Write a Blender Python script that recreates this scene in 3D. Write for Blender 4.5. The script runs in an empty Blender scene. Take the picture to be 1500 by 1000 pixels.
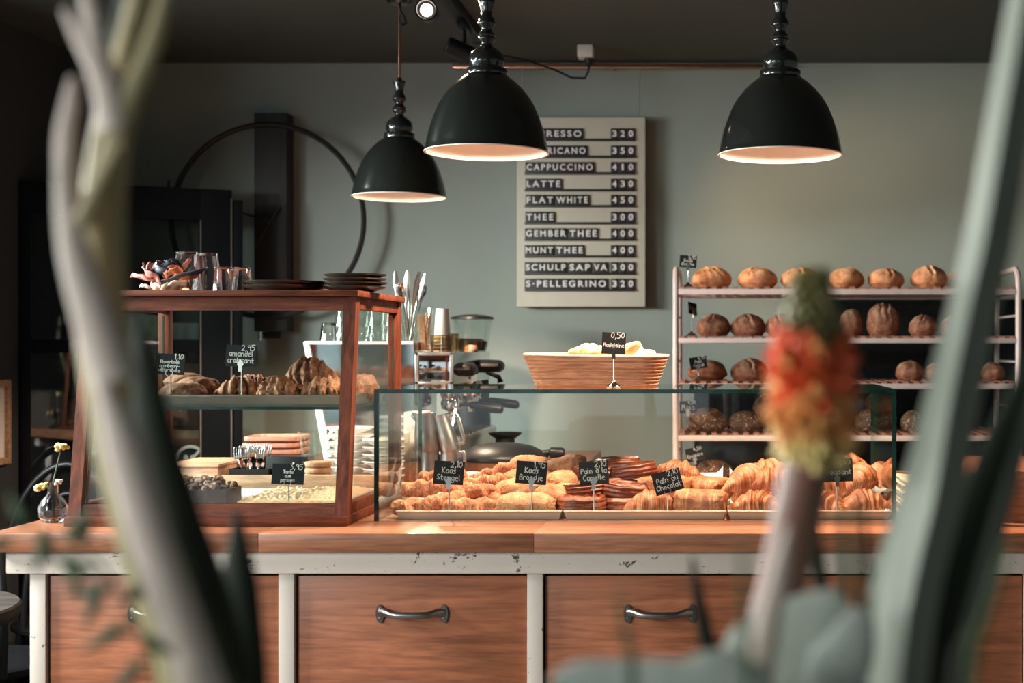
import bpy, bmesh, math, random
from mathutils import Vector, Matrix, Euler, noise
C = bpy.context.scene.collection
R = math.radians
PI = math.pi
F, CZ, VX, VY = 2050.0, 1.32, 1060.0, 508.0      # focal length in pixels, eye height, principal point

# ---------------------------------------------------------------- camera, world, daylight, exposure
cam_d = bpy.data.cameras.new('camera')
cam = bpy.data.objects.new('camera', cam_d); C.objects.link(cam)
cam.location = (0, 0, CZ); cam.rotation_euler = (PI/2, 0, 0)
cam_d.sensor_width = 36; cam_d.lens = F/1500*36
cam_d.shift_x = -(VX-750)/1500; cam_d.shift_y = (VY-500)/1500
cam_d.clip_start = .05; cam_d.clip_end = 60
cam_d.dof.use_dof = True; cam_d.dof.focus_distance = 3.2; cam_d.dof.aperture_fstop = 3.9
sc = bpy.context.scene
sc.camera = cam
sc.view_settings.view_transform = 'Standard'; sc.view_settings.look = 'None'
sc.view_settings.gamma = 1; sc.view_settings.exposure = 0.0; sc.view_settings.use_curve_mapping = False
sc.cycles.max_bounces = 14; sc.cycles.transparent_max_bounces = 24; sc.cycles.sample_clamp_indirect = 6
sc.cycles.caustics_refractive = False; sc.cycles.caustics_reflective = False; sc.cycles.blur_glossy = .5
w = bpy.data.worlds.new('world'); sc.world = w; w.use_nodes = True
bgn = w.node_tree.nodes['Background']; bgn.inputs[0].default_value = (.85, .93, 1, 1); bgn.inputs[1].default_value = 1.1
def lamp(name, kind, loc, energy, col, rot=(0, 0, 0), **k):
    d = bpy.data.lights.new(name, kind); d.energy = energy; d.color = col
    for a, b in k.items(): setattr(d, a, b)
    o = bpy.data.objects.new(name, d); C.objects.link(o); o.location = loc; o.rotation_euler = rot
    return o
DAY = (1.0, .985, .95)
# daylight of the sky outside, coming in through the window of the left wall
lamp('daylight_far', 'AREA', (-3.0, 2.85, 2.05), 500, DAY, (0, -PI/2, 0), shape='RECTANGLE', size=.8, size_y=1.5)
lamp('daylight_near', 'AREA', (-3.2, -.1, 2.0), 270, DAY, (0, -PI/2, 0), shape='RECTANGLE', size=1.0, size_y=1.6)

# ---------------------------------------------------------------- helpers
def W(px, py, Y): return Vector(((px-VX)*Y/F, Y, CZ-(py-VY)*Y/F))
def X(px, Y): return (px-VX)*Y/F
def Z(py, Y): return CZ-(py-VY)*Y/F
ORD = ['first', 'second', 'third', 'fourth', 'fifth', 'sixth', 'seventh', 'eighth', 'ninth', 'tenth']
rnd = random.Random(7)
def nz(v, s=1.0, o=0): return noise.noise(Vector((v[0]*s+o*7.31, v[1]*s-o*3.7, v[2]*s+o*1.9)))
class MB:
    def __init__(s):
        s.bm = bmesh.new(); s.uv = s.bm.loops.layers.uv.new('UV')
    def f(s, vs, uvs=None, mi=0):
        try: fc = s.bm.faces.new(vs)
        except ValueError: return None
        fc.material_index = mi
        if uvs:
            for l, u in zip(fc.loops, uvs): l[s.uv].uv = u
        return fc
    def box(s, x0, x1, y0, y1, z0, z1, bev=0, M=None, mi=0):
        P = [Vector((x, y, z)) for x in (x0, x1) for y in (y0, y1) for z in (z0, z1)]
        if M: P = [M @ p for p in P]
        v = [s.bm.verts.new(p) for p in P]
        fs = [s.f([v[i] for i in q], None, mi) for q in ((0, 1, 3, 2), (4, 6, 7, 5), (0, 4, 5, 1), (2, 3, 7, 6), (0, 2, 6, 4), (1, 5, 7, 3))]
        if bev:
            es = list({e for f_ in fs for e in f_.edges})
            bmesh.ops.recalc_face_normals(s.bm, faces=fs)
            bmesh.ops.bevel(s.bm, geom=es, offset=bev, segments=2, affect='EDGES', profile=.6)
        return s
    def hexa(s, P, mi=0):           # 4 bottom + 4 top points
        v = [s.bm.verts.new(p) for p in P]
        for q in ((3, 2, 1, 0), (4, 5, 6, 7), (0, 1, 5, 4), (1, 2, 6, 5), (2, 3, 7, 6), (3, 0, 4, 7)): s.f([v[i] for i in q], None, mi)
        return s
    def tube(s, pts, rad, n=10, up=None, caps=True, mod=None):
        pts = [Vector(p) for p in pts]; m = len(pts)
        if not isinstance(rad, (list, tuple)): rad = [rad]*m
        rings = []; a_prev = None
        for i, p in enumerate(pts):
            t = (pts[min(i+1, m-1)]-pts[max(i-1, 0)])
            t = t.normalized() if t.length > 1e-9 else Vector((0, 0, 1))
            if up is not None:
                b = Vector(up); b = (b-t*b.dot(t)).normalized(); a = t.cross(b)
            else:
                ref = a_prev if a_prev is not None else (Vector((1, 0, 0)) if abs(t.x) < .8 else Vector((0, 1, 0)))
                a = (ref-t*ref.dot(t)).normalized(); a_prev = a; b = t.cross(a)
            ra, rb = rad[i] if isinstance(rad[i], (list, tuple)) else (rad[i], rad[i])
            ring = []
            for k in range(n):
                th = 2*PI*k/n
                g = mod(i/(m-1), th) if mod else 1
                ring.append(s.bm.verts.new(p+a*(ra*g*math.cos(th))+b*(rb*g*math.sin(th))))
            rings.append(ring)
        for i in range(m-1):
            for k in range(n):
                k2 = (k+1) % n
                s.f((rings[i][k], rings[i][k2], rings[i+1][k2], rings[i+1][k]),
                    ((k/n, i/(m-1)), ((k+1)/n, i/(m-1)), ((k+1)/n, (i+1)/(m-1)), (k/n, (i+1)/(m-1))))
        if caps: s.f(rings[0][::-1]); s.f(rings[-1])
        return s
    def cyl(s, p0, p1, r0, r1=None, n=16): return s.tube([p0, p1], [r0, r0 if r1 is None else r1], n)
    def lathe(s, prof, n=32, c=(0, 0, 0), M=None, mod=None):
        rings = []
        for (r, z) in prof:
            if r < 1e-6:
                p = Vector((c[0], c[1], c[2]+z)); rings.append([s.bm.verts.new(M @ p if M else p)])
            else:
                rg = []
                for k in range(n):
                    th = 2*PI*k/n; g = mod(th, z) if mod else 1
                    p = Vector((c[0]+r*g*math.cos(th), c[1]+r*g*math.sin(th), c[2]+z)); rg.append(s.bm.verts.new(M @ p if M else p))
                rings.append(rg)
        for i in range(len(rings)-1):
            A, B = rings[i], rings[i+1]
            for k in range(n):
                k2 = (k+1) % n
                if len(A) == 1 and len(B) == 1: continue
                if len(A) == 1: s.f((A[0], B[k2], B[k]))
                elif len(B) == 1: s.f((A[k], A[k2], B[0]))
                else: s.f((A[k], A[k2], B[k2], B[k]))
        return s
    def surf(s, fn, nu, nv, wrap=True):        # closed in u, v from 0..1
        g = [[s.bm.verts.new(fn(i/nu, j/nv)) for i in range(nu if wrap else nu+1)] for j in range(nv+1)]
        for j in range(nv):
            for i in range(nu):
                i2 = (i+1) % nu if wrap else i+1
                s.f((g[j][i], g[j][i2], g[j+1][i2], g[j+1][i]), ((i/nu, j/nv), ((i+1)/nu, j/nv), ((i+1)/nu, (j+1)/nv), (i/nu, (j+1)/nv)))
        return s
    def prism(s, poly, d, M=None):             # poly in xz, extruded from y=0 to y=d
        A = [Vector((p[0], 0, p[1])) for p in poly]; B = [Vector((p[0], d, p[1])) for p in poly]
        if M: A = [M @ p for p in A]; B = [M @ p for p in B]
        a = [s.bm.verts.new(p) for p in A]; b = [s.bm.verts.new(p) for p in B]; n = len(a)
        s.f(a); s.f(b[::-1])
        for i in range(n): s.f((a[i], b[i], b[(i+1) % n], a[(i+1) % n]))
        return s
    def build(s, name, mat, parent=None, loc=None, rot=None, weld=True, ang=38):
        if weld: bmesh.ops.remove_doubles(s.bm, verts=s.bm.verts, dist=1e-5)
        bmesh.ops.recalc_face_normals(s.bm, faces=s.bm.faces)
        me = bpy.data.meshes.new(name); s.bm.to_mesh(me); s.bm.free()
        for p in me.polygons: p.use_smooth = True
        me.set_sharp_from_angle(angle=R(ang))
        for m_ in (mat if isinstance(mat, (list, tuple)) else [mat]): me.materials.append(m_)
        return link(name, me, parent, loc, rot)
def link(name, me, parent=None, loc=None, rot=None):
    o = bpy.data.objects.new(name, me); C.objects.link(o)
    if parent: o.parent = parent
    if loc is not None: o.location = loc
    if rot is not None: o.rotation_euler = rot
    return o
def tag(o, label, cat, group=None, kind=None):
    o['label'] = label; o['category'] = cat
    if group: o['group'] = group
    if kind: o['kind'] = kind
    return o
def thing(name, label, cat, loc=(0, 0, 0), rz=0, group=None):
    o = bpy.data.objects.new(name, None); C.objects.link(o); o.empty_display_size = .05
    o.location = loc; o.rotation_euler = (0, 0, rz) if not isinstance(rz, tuple) else rz
    return tag(o, label, cat, group)
def struct(o): o['kind'] = 'structure'; return o
def copy_tree(o, label=None, loc=None, rot=None, group=None, parent=None):
    c = o.copy(); C.objects.link(c)
    if parent: c.parent = parent
    if loc is not None: c.location = loc
    if rot is not None: c.rotation_euler = rot
    if label: c['label'] = label
    if group: c['group'] = group
    for ch in o.children: copy_tree(ch, parent=c)
    return c

# ---------------------------------------------------------------- materials
def node_mat(name):
    m = bpy.data.materials.new(name); m.use_nodes = True
    nt = m.node_tree; return m, nt, nt.nodes['Principled BSDF']
def coords(nt, scale=(1, 1, 1), kind='Object', rot=(0, 0, 0)):
    tc = nt.nodes.new('ShaderNodeTexCoord'); mp = nt.nodes.new('ShaderNodeMapping')
    mp.inputs['Scale'].default_value = scale; mp.inputs['Rotation'].default_value = rot
    nt.links.new(tc.outputs[kind], mp.inputs['Vector']); return mp.outputs['Vector']
def noisef(nt, vec, scale=5, detail=4, rough=.5, dist=0):
    n = nt.nodes.new('ShaderNodeTexNoise'); n.inputs['Scale'].default_value = scale; n.inputs['Detail'].default_value = detail
    n.inputs['Roughness'].default_value = rough; n.inputs['Distortion'].default_value = dist
    nt.links.new(vec, n.inputs['Vector']); return n.outputs['Fac']
def ramp(nt, fac, stops):
    r = nt.nodes.new('ShaderNodeValToRGB'); el = r.color_ramp.elements
    while len(el) < len(stops): el.new(.5)
    for e, (p, c) in zip(el, stops): e.position = p; e.color = (*c, 1) if len(c) == 3 else c
    nt.links.new(fac, r.inputs[0]); return r.outputs[0]
def mixc(nt, fac, a, b, mode='MIX'):
    m = nt.nodes.new('ShaderNodeMix'); m.data_type = 'RGBA'; m.blend_type = mode
    for sock, v in ((m.inputs[0], fac), (m.inputs[6], a), (m.inputs[7], b)):
        if hasattr(v, 'is_linked') or hasattr(v, 'node'): nt.links.new(v, sock)
        elif isinstance(v, (int, float)): sock.default_value = v
        else: sock.default_value = (*v, 1)
    return m.outputs[2]
def bump(nt, b, h, strength=.3, dist=.002):
    n = nt.nodes.new('ShaderNodeBump'); n.inputs['Strength'].default_value = strength; n.inputs['Distance'].default_value = dist
    nt.links.new(h, n.inputs['Height']); nt.links.new(n.outputs['Normal'], b.inputs['Normal'])
def plain(name, col, rough=.5, metal=0, var=.12, scale=20, bmp=0, spec=.5, coat=0):
    m, nt, b = node_mat(name)
    fac = noisef(nt, coords(nt), scale, 3)
    lo = tuple(c*(1-var) for c in col); hi = tuple(min(1, c*(1+var)) for c in col)
    nt.links.new(ramp(nt, fac, [(.3, lo), (.7, hi)]), b.inputs['Base Color'])
    b.inputs['Roughness'].default_value = rough; b.inputs['Metallic'].default_value = metal
    b.inputs['Specular IOR Level'].default_value = spec; b.inputs['Coat Weight'].default_value = coat
    if bmp: bump(nt, b, fac, bmp, .002)
    return m
def wood(name, c0, c1, scale=(3, 40, 40), rough=.45, dist=1.2, spec=.5, coat=0, fine=140):
    m, nt, b = node_mat(name)
    v = coords(nt, scale)
    f1 = noisef(nt, v, 1.0, 5, .6, dist)
    f2 = noisef(nt, v, fine/40, 3, .7, .3)
    base = ramp(nt, f1, [(.28, c0), (.5, tuple((a+b_)/2 for a, b_ in zip(c0, c1))), (.72, c1)])
    st = ramp(nt, f2, [(.35, (.66, .66, .66)), (.6, (1.1, 1.1, 1.1))])
    col = mixc(nt, 1.0, base, st, 'MULTIPLY')
    nt.links.new(col, b.inputs['Base Color']); b.inputs['Roughness'].default_value = rough
    b.inputs['Coat Weight'].default_value = coat; b.inputs['Specular IOR Level'].default_value = spec
    bump(nt, b, f2, .15, .001)
    return m
def baked(name, dark, mid, light, top=None, scale=14, speck=None, rough=.5, bmp=.5, stripes=0, flour=.0, bscale=300):
    m, nt, b = node_mat(name)
    v = coords(nt)
    f1 = noisef(nt, v, scale*2.4, 8, .68, .4)
    col = ramp(nt, f1, [(.3, dark), (.5, mid), (.72, light)])
    h = noisef(nt, v, bscale, 5, .65)
    if stripes:
        uv = coords(nt, (1, 1, 1), 'UV')
        wv = nt.nodes.new('ShaderNodeTexWave'); wv.bands_direction = 'Y'; wv.inputs['Scale'].default_value = stripes
        wv.inputs['Distortion'].default_value = 2.5; wv.inputs['Detail'].default_value = 2; wv.inputs['Detail Scale'].default_value = 1.2
        nt.links.new(uv, wv.inputs['Vector'])
        col = mixc(nt, ramp(nt, wv.outputs['Fac'], [(.15, (.0, .0, .0)), (.75, (.85, .85, .85))]), mixc(nt, .7, col, dark), col)
    if flour:
        g = noisef(nt, v, 26, 8, .75); geo = nt.nodes.new('ShaderNodeTexCoord')
        sp = nt.nodes.new('ShaderNodeSeparateXYZ'); nt.links.new(geo.outputs['Generated'], sp.inputs[0])
        mu = nt.nodes.new('ShaderNodeMath'); mu.operation = 'MULTIPLY'
        nt.links.new(ramp(nt, g, [(.42, (0, 0, 0)), (.6, (1, 1, 1))]), mu.inputs[0]); nt.links.new(ramp(nt, sp.outputs[2], [(.35, (0, 0, 0)), (.9, (flour,)*3)]), mu.inputs[1])
        col = mixc(nt, mu.outputs[0], col, (.74, .52, .34))
    if speck:
        vo = nt.nodes.new('ShaderNodeTexVoronoi'); vo.inputs['Scale'].default_value = speck[1]; nt.links.new(v, vo.inputs['Vector'])
        col = mixc(nt, ramp(nt, vo.outputs['Distance'], [(speck[2]*.7, (1, 1, 1)), (speck[2], (0, 0, 0))]), col, speck[0])
    nt.links.new(col, b.inputs['Base Color']); b.inputs['Roughness'].default_value = rough
    if bmp: bump(nt, b, h, bmp, .003)
    return m
def thin_glass(name, tint=(.95, .98, .965), gloss=1.0):
    m = bpy.data.materials.new(name); m.use_nodes = True; nt = m.node_tree; nt.nodes.clear()
    out = nt.nodes.new('ShaderNodeOutputMaterial'); tr = nt.nodes.new('ShaderNodeBsdfTransparent'); tr.inputs[0].default_value = (*tint, 1)
    gl = nt.nodes.new('ShaderNodeBsdfGlossy'); gl.inputs['Roughness'].default_value = .02; gl.inputs[0].default_value = (gloss,)*3+(1,)
    fr = nt.nodes.new('ShaderNodeFresnel'); ge = nt.nodes.new('ShaderNodeNewGeometry'); ma = nt.nodes.new('ShaderNodeMath'); ma.operation = 'MULTIPLY_ADD'
    ma.inputs[1].default_value = 1/1.45-1.45; ma.inputs[2].default_value = 1.45; nt.links.new(ge.outputs['Backfacing'], ma.inputs[0]); nt.links.new(ma.outputs[0], fr.inputs[0])
    mx = nt.nodes.new('ShaderNodeMixShader'); nt.links.new(fr.outputs[0], mx.inputs[0]); nt.links.new(tr.outputs[0], mx.inputs[1]); nt.links.new(gl.outputs[0], mx.inputs[2])
    nt.links.new(mx.outputs[0], out.inputs[0]); return m
def emis(name, col, s):
    m, nt, b = node_mat(name); b.inputs['Base Color'].default_value = (*col, 1); b.inputs['Emission Color'].default_value = (*col, 1); b.inputs['Emission Strength'].default_value = s
    return m
M = {}
M['sage'] = plain('sage_wall_paint', (.27, .305, .275), .75, var=.05, scale=3)
M['ceil'] = plain('dark_ceiling_paint', (.058, .066, .060), .7, var=.06, scale=2)
M['charcoal'] = plain('charcoal_wall_paint', (.03, .033, .035), .7, var=.1, scale=2)
M['floor'] = wood('dark_floor_boards', (.05, .035, .025), (.12, .085, .06), (8, 1, 8), .5)
M['beech'] = wood('beech_drawer_wood', (.25, .078, .034), (.46, .160, .078), (1.3, 6, 15), .42, 3.6)
M['top'] = wood('oiled_worktop_wood', (.23, .082, .040), (.35, .14, .072), (2.0, 30, 30), .36, 1.4, coat=.2)
M['walnut'] = wood('red_brown_case_wood', (.050, .0125, .0065), (.185, .050, .024), (3, 34, 34), .5, 1.8, spec=.15)
M['walnut_v'] = wood('red_brown_post_wood', (.050, .0125, .0065), (.185, .050, .024), (34, 34, 3), .5, 1.8, spec=.15)
M['pale_wood'] = wood('pale_box_wood', (.42, .24, .14), (.56, .35, .22), (3, 30, 30), .5)
M['plate_wood'] = wood('pinkish_plate_wood', (.32, .13, .085), (.48, .22, .15), (5, 40, 40), .5)
M['dark_wood'] = wood('dark_table_wood', (.012, .010, .009), (.045, .036, .032), (3, 30, 30), .7, spec=.2)
M['beam'] = wood('black_beam_wood', (.010, .009, .009), (.022, .019, .018), (30, 30, 3), .6)
M['black'] = plain('black_paint', (.007, .008, .010), .4, spec=.3)
M['screen_black'] = plain('blackened_steel_frame', (.005, .006, .008), .65, spec=.12)
M['black_matte'] = plain('matte_black', (.007, .007, .008), .6, spec=.3)
M['iron'] = plain('black_iron', (.022, .019, .018), .5, .3)
M['steel'] = plain('brushed_steel', (.55, .54, .52), .28, 1, .06)
M['pewter'] = plain('worn_pewter', (.30, .29, .285), .3, 1, .15)
M['chrome'] = plain('chrome', (.82, .82, .82), .08, 1, .03)
M['mirror'] = plain('polished_steel', (.70, .72, .74), .06, 1, .02)
M['copper'] = plain('copper', (.72, .36, .22), .25, 1, .08)
M['tray'] = plain('warm_tray_metal', (.62, .54, .44), .42, .55, .06)
M['brass'] = plain('aged_brass', (.42, .30, .15), .25, 1, .08)
M['shade'] = plain('dark_green_enamel', (.012, .0145, .013), .17, 0, .05, spec=.5, coat=.3)
M['shade_in'] = plain('cream_enamel_inside', (.80, .70, .62), .6, 0, .02)
M['pink_white'] = plain('pinkish_white_paint', (.62, .50, .47), .4, 0, .05)
M['white'] = plain('white_plastic', (.75, .72, .68), .4, 0, .03)
M['porcelain'] = plain('white_porcelain', (.75, .74, .71), .15, 0, .02)
M['paper'] = plain('baking_paper', (.80, .77, .74), .7, 0, .03, bmp=.2)
M['dark_plate'] = plain('dark_glazed_stoneware', (.045, .036, .028), .25, 0, .25, 30)
M['board'] = plain('grey_beige_menu_board', (.54, .50, .41), .6, 0, .03)
M['tile'] = plain('black_letter_tile', (.014, .011, .011), .45, 0, .1)
M['letter'] = plain('white_letter', (.80, .76, .74), .5, 0, .02)
M['card'] = plain('black_slate_card', (.010, .011, .013), .7, 0, .15, spec=.2)
M['chalk'] = plain('white_chalk_pen', (.82, .80, .77), .7, 0, .02)
M['glass'] = thin_glass('clear_pane_glass')
M['glass_edge'] = plain('green_glass_edge', (.010, .040, .031), .1, 0, .5, 25)
M['dark_glass'] = thin_glass('smoked_pane_glass', (.72, .78, .78))
m, nt, b = node_mat('tumbler_glass'); b.inputs['Transmission Weight'].default_value = 1; b.inputs['Roughness'].default_value = .02; b.inputs['IOR'].default_value = 1.45; b.inputs['Base Color'].default_value = (.98, .99, 1, 1); M['tumbler'] = m
M['amber'] = thin_glass('smoky_brown_glass', (.80, .72, .60))
M['wicker'] = wood('cane_basket_wood', (.62, .29, .16), (.82, .45, .27), (4, 40, 40), .55)
M['bulb'] = emis('glowing_bulb', (1, .64, .42), 3.6)
M['niche_glow'] = emis('niche_glow_pane', (.93, .97, 1), 24)  # made-up glow, reflected by the pendant shades
M['spot_glow'] = emis('spot_lens', (1, .80, .62), 26)
# chipped cream paint
m, nt, b = node_mat('chipped_cream_paint')
v = coords(nt, (1, 1, 1)); ch = noisef(nt, v, 16, 8, .72, .6)
v2 = coords(nt, (9, 9, 45)); fl = noisef(nt, v2, 3.2, 5, .7)
cc = ramp(nt, ch, [(.0, (.54, .47, .42)), (.6, (.60, .52, .47)), (.612, (.60, .52, .47)), (.622, (.05, .045, .045))])
cc = mixc(nt, ramp(nt, fl, [(.66, (0, 0, 0)), (.68, (1, 1, 1))]), cc, (.06, .055, .05))
nt.links.new(cc, b.inputs['Base Color']); b.inputs['Roughness'].default_value = .45; M['cream'] = m
# baked goods
M['croissant'] = baked('croissant_crust', (.20, .045, .014), (.56, .175, .065), (.86, .43, .22), stripes=11, rough=.36, bmp=.5, scale=20)
M['almond'] = baked('almond_croissant_crust', (.10, .036, .018), (.30, .115, .05), (.60, .33, .18), scale=46, rough=.6, bmp=1.0)
M['cookie'] = baked('oat_cookie', (.09, .032, .015), (.24, .095, .042), (.40, .19, .095), scale=60, rough=.7, bmp=1.0)
M['cheese'] = baked('cheese_stick_crust', (.22, .045, .016), (.62, .19, .078), (.92, .48, .26), scale=42, rough=.5, bmp=1.0, speck=((.26, .075, .02), 110, .22))
M['seeded'] = baked('seeded_roll_crust', (.36, .115, .045), (.63, .27, .12), (.84, .52, .30), scale=18, rough=.55, bmp=1.0, speck=((.42, .17, .06), 190, .30), bscale=420)
M['cinnamon'] = baked('cinnamon_roll_crust', (.08, .016, .007), (.27, .057, .02), (.50, .145, .05), scale=16, rough=.25, bmp=.4, stripes=6)
M['choco'] = baked('pain_au_chocolat_crust', (.26, .065, .022), (.62, .23, .09), (.90, .52, .28), scale=22, rough=.42, bmp=.8, stripes=9)
M['white_loaf'] = baked('pale_loaf_crust', (.28, .080, .026), (.62, .24, .095), (.82, .44, .23), scale=12, rough=.6, bmp=.8, flour=1.0)
M['brown_loaf'] = baked('brown_loaf_crust', (.085, .027, .012), (.26, .082, .036), (.48, .20, .10), scale=20, rough=.6, bmp=1.0, flour=.6, bscale=260)
M['seed_loaf'] = baked('dark_seeded_crust', (.035, .016, .010), (.10, .044, .025), (.16, .075, .042), scale=14, rough=.55, bmp=.8, speck=((.66, .44, .24), 120, .30))
M['crumble'] = baked('apple_crumble', (.30, .15, .07), (.60, .42, .27), (.80, .68, .54), scale=130, rough=.7, bmp=1.0)
M['choc_cake'] = baked('chocolate_cake', (.020, .008, .005), (.045, .017, .011), (.07, .028, .018), scale=12, rough=.75, bmp=.2)
M['nuts'] = baked('caramel_nuts', (.03, .009, .005), (.12, .042, .018), (.36, .17, .08), scale=60, rough=.55, bmp=.7)
M['waffle'] = baked('waffle_biscuit', (.36, .15, .07), (.58, .30, .17), (.72, .45, .29), scale=30, rough=.6, bmp=.4)
M['bean'] = plain('coffee_beans', (.014, .008, .006), .35, 0, .4, 90, bmp=1)
# plants
def leafm(name, c0, c1, axis=(60, 60, 2), rough=.45, trans=.0):
    m, nt, b = node_mat(name); f1 = noisef(nt, coords(nt, axis), 1, 3)
    nt.links.new(ramp(nt, f1, [(.3, c0), (.7, c1)]), b.inputs['Base Color']); b.inputs['Roughness'].default_value = rough
    b.inputs['Transmission Weight'].default_value = 0; return m
M['leek'] = leafm('grey_green_leaf', (.15, .170, .140), (.235, .255, .215), rough=.6)
M['agave'] = leafm('pale_glaucous_leaf', (.36, .40, .36), (.48, .52, .48), rough=.65)
M['grass'] = leafm('dark_green_blade', (.030, .060, .022), (.065, .105, .04), rough=.6)
M['darkleaf'] = leafm('deep_green_blade', (.008, .016, .008), (.016, .028, .013), rough=.75)
M['stalk'] = leafm('olive_stalk', (.26, .22, .10), (.40, .33, .19), (30, 30, 3), rough=.6)
M['bract'] = leafm('pale_pink_bract', (.52, .43, .36), (.66, .54, .50), (30, 30, 3), rough=.6)
M['poker_stem'] = leafm('brown_pink_stem', (.13, .048, .032), (.24, .11, .08))
M['poker_red'] = leafm('red_orange_floret', (.80, .075, .03), (.88, .17, .05), (9, 9, 9))
M['poker_orange'] = leafm('orange_floret', (.80, .26, .07), (.85, .42, .14), (9, 9, 9))
M['poker_yellow'] = leafm('yellow_floret', (.72, .50, .14), (.75, .60, .26), (9, 9, 9))
M['poker_bud'] = leafm('green_bud', (.13, .17, .04), (.30, .22, .10), (9, 9, 9))
M['petal_pink'] = plain('pink_petal', (.62, .24, .20), .5, 0, .4, 60)
M['petal_navy'] = plain('navy_petal', (.025, .035, .055), .5, 0, .4, 60)
M['petal_rust'] = plain('rust_petal', (.55, .16, .07), .5, 0, .35, 60)
M['petal_cream'] = plain('cream_shell', (.72, .55, .42), .4, 0, .25, 40)
M['yarrow'] = plain('yellow_flower', (.75, .62, .22), .7, 0, .2, 90, bmp=.8)
M['soil'] = plain('potting_soil', (.03, .022, .016), .9, 0, .5, 60, bmp=1)
M['stickerm'] = plain('grey_sticker', (.34, .38, .37), .6, 0, .03)
M['kraft'] = plain('cream_paper_bag', (.58, .48, .33), .7, 0, .08)
M['kraft_brown'] = plain('brown_kraft', (.40, .25, .14), .7, 0, .1)
M['flower_paper'] = plain('printed_paper_box', (.68, .62, .56), .6, 0, .35, 70)
M['navy_glass'] = plain('dark_navy_glass', (.008, .012, .015), .12, 0, .1, 3)
M['concrete'] = plain('terracotta_planter', (.16, .12, .10), .8, 0, .1)
# ---------------------------------------------------------------- room shell
XL, XR, YF, YB, ZC = -2.33, 2.3, -1.5, 5.2, 2.373
WT = .947                                               # height of the worktop
struct(MB().box(XL-.12, XR+.12, YF-.12, YB+.12, -.1, 0).build('floor', M['floor']))
struct(MB().box(XL-.12, XR+.12, YF-.12, YB+.12, ZC, ZC+.1).build('ceiling', M['ceil']))
struct(MB().box(XL-.12, XR+.12, YB, YB+.12, 0, ZC).build('wall_back', M['sage']))
struct(MB().box(XR, XR+.12, YF-.12, YB, 0, ZC).build('wall_right', M['sage']))
def wall_with_holes(name, axis, fixed0, fixed1, a0, a1, holes, mat):
    mb = MB(); z0, z1 = (.77, 1.9) if axis == 'x' else (.82, 1.9); cur = a0
    def bx(u0, u1, za, zb):
        if axis == 'x': mb.box(fixed0, fixed1, u0, u1, za, zb)
        else: mb.box(u0, u1, fixed0, fixed1, za, zb)
    for h0, h1 in holes:
        bx(cur, h0, 0, ZC); bx(h0, h1, 0, z0); bx(h0, h1, z1, ZC); cur = h1
    bx(cur, a1, 0, ZC)
    return struct(mb.build(name, mat, weld=False))
wl = MB(); LX0, LX1 = XL-.12, XL
wl.box(LX0, LX1, YF-.12, -1.2, 0, ZC); wl.box(LX0, LX1, 3.9, YB, 0, ZC); wl.box(LX0, LX1, -1.2, 3.9, 0, .77); wl.box(LX0, LX1, -1.2, 3.9, 1.9, 2.0); wl.box(LX0, LX1, -1.2, 3.9, 2.34, ZC)
for ya, yb in ((-1.2, 2.0), (2.6, 3.575), (3.9, 3.9)):
    if yb > ya: wl.box(LX0, LX1, ya, yb, 2.0, 2.34)
struct(wl.build('wall_left', M['charcoal'], weld=False))
for wn, ya, yb in (('glow_niche_1', 2.0, 2.6), ('glow_niche_2', 3.575, 3.9)):        # added glowing niches, only to put highlights on the pendant shades
    wf = MB()
    for q in ((ya, ya+.02, 2.0, 2.34), (yb-.02, yb, 2.0, 2.34), (ya+.02, yb-.02, 2.0, 2.02), (ya+.02, yb-.02, 2.32, 2.34)): wf.box(XL-.10, XL-.04, *q)
    wf = struct(wf.build(wn, M['black'], weld=False)); MB().box(XL-.115, XL-.105, ya, yb, 2.0, 2.34).build('glow_pane', M['niche_glow'], wf)
wall_with_holes('wall_front', 'y', YF-.12, YF, XL, XR, [(-2.2, -.03)], M['charcoal'])
def window(name, axis, c, u0, u1, mullion=True):
    z0, z1 = (.77, 1.9) if axis == 'x' else (.82, 1.9); mb = MB(); t = .05
    def bx(m, a, b_, za, zb, d=.03):
        if axis == 'x': m.box(c-d, c+d, a, b_, za, zb)
        else: m.box(a, b_, c-d, c+d, za, zb)
    um = (u0+u1)/2
    bx(mb, u0, u0+t, z0, z1); bx(mb, u1-t, u1, z0, z1); bx(mb, u0, u1, z0, z0+t); bx(mb, u0, u1, z1-t, z1); (bx(mb, um-.02, um+.02, z0, z1) if mullion else None)
    o = struct(mb.build(name, M['black'], weld=False))
    g = MB(); bx(g, u0+t, u1-t, z0+t, z1-t, .002); g.build('pane', M['glass'], o)
window('window_1', 'x', XL-.06, -1.2, 3.9); window('window_2', 'y', YF-.06, -2.2, -.03, False)
# thin cover strip where the wall meets the ceiling
struct(MB().box(XL, XR, YB-.006, YB, ZC-.012, ZC).build('trim_1', M['sage']))

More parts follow.
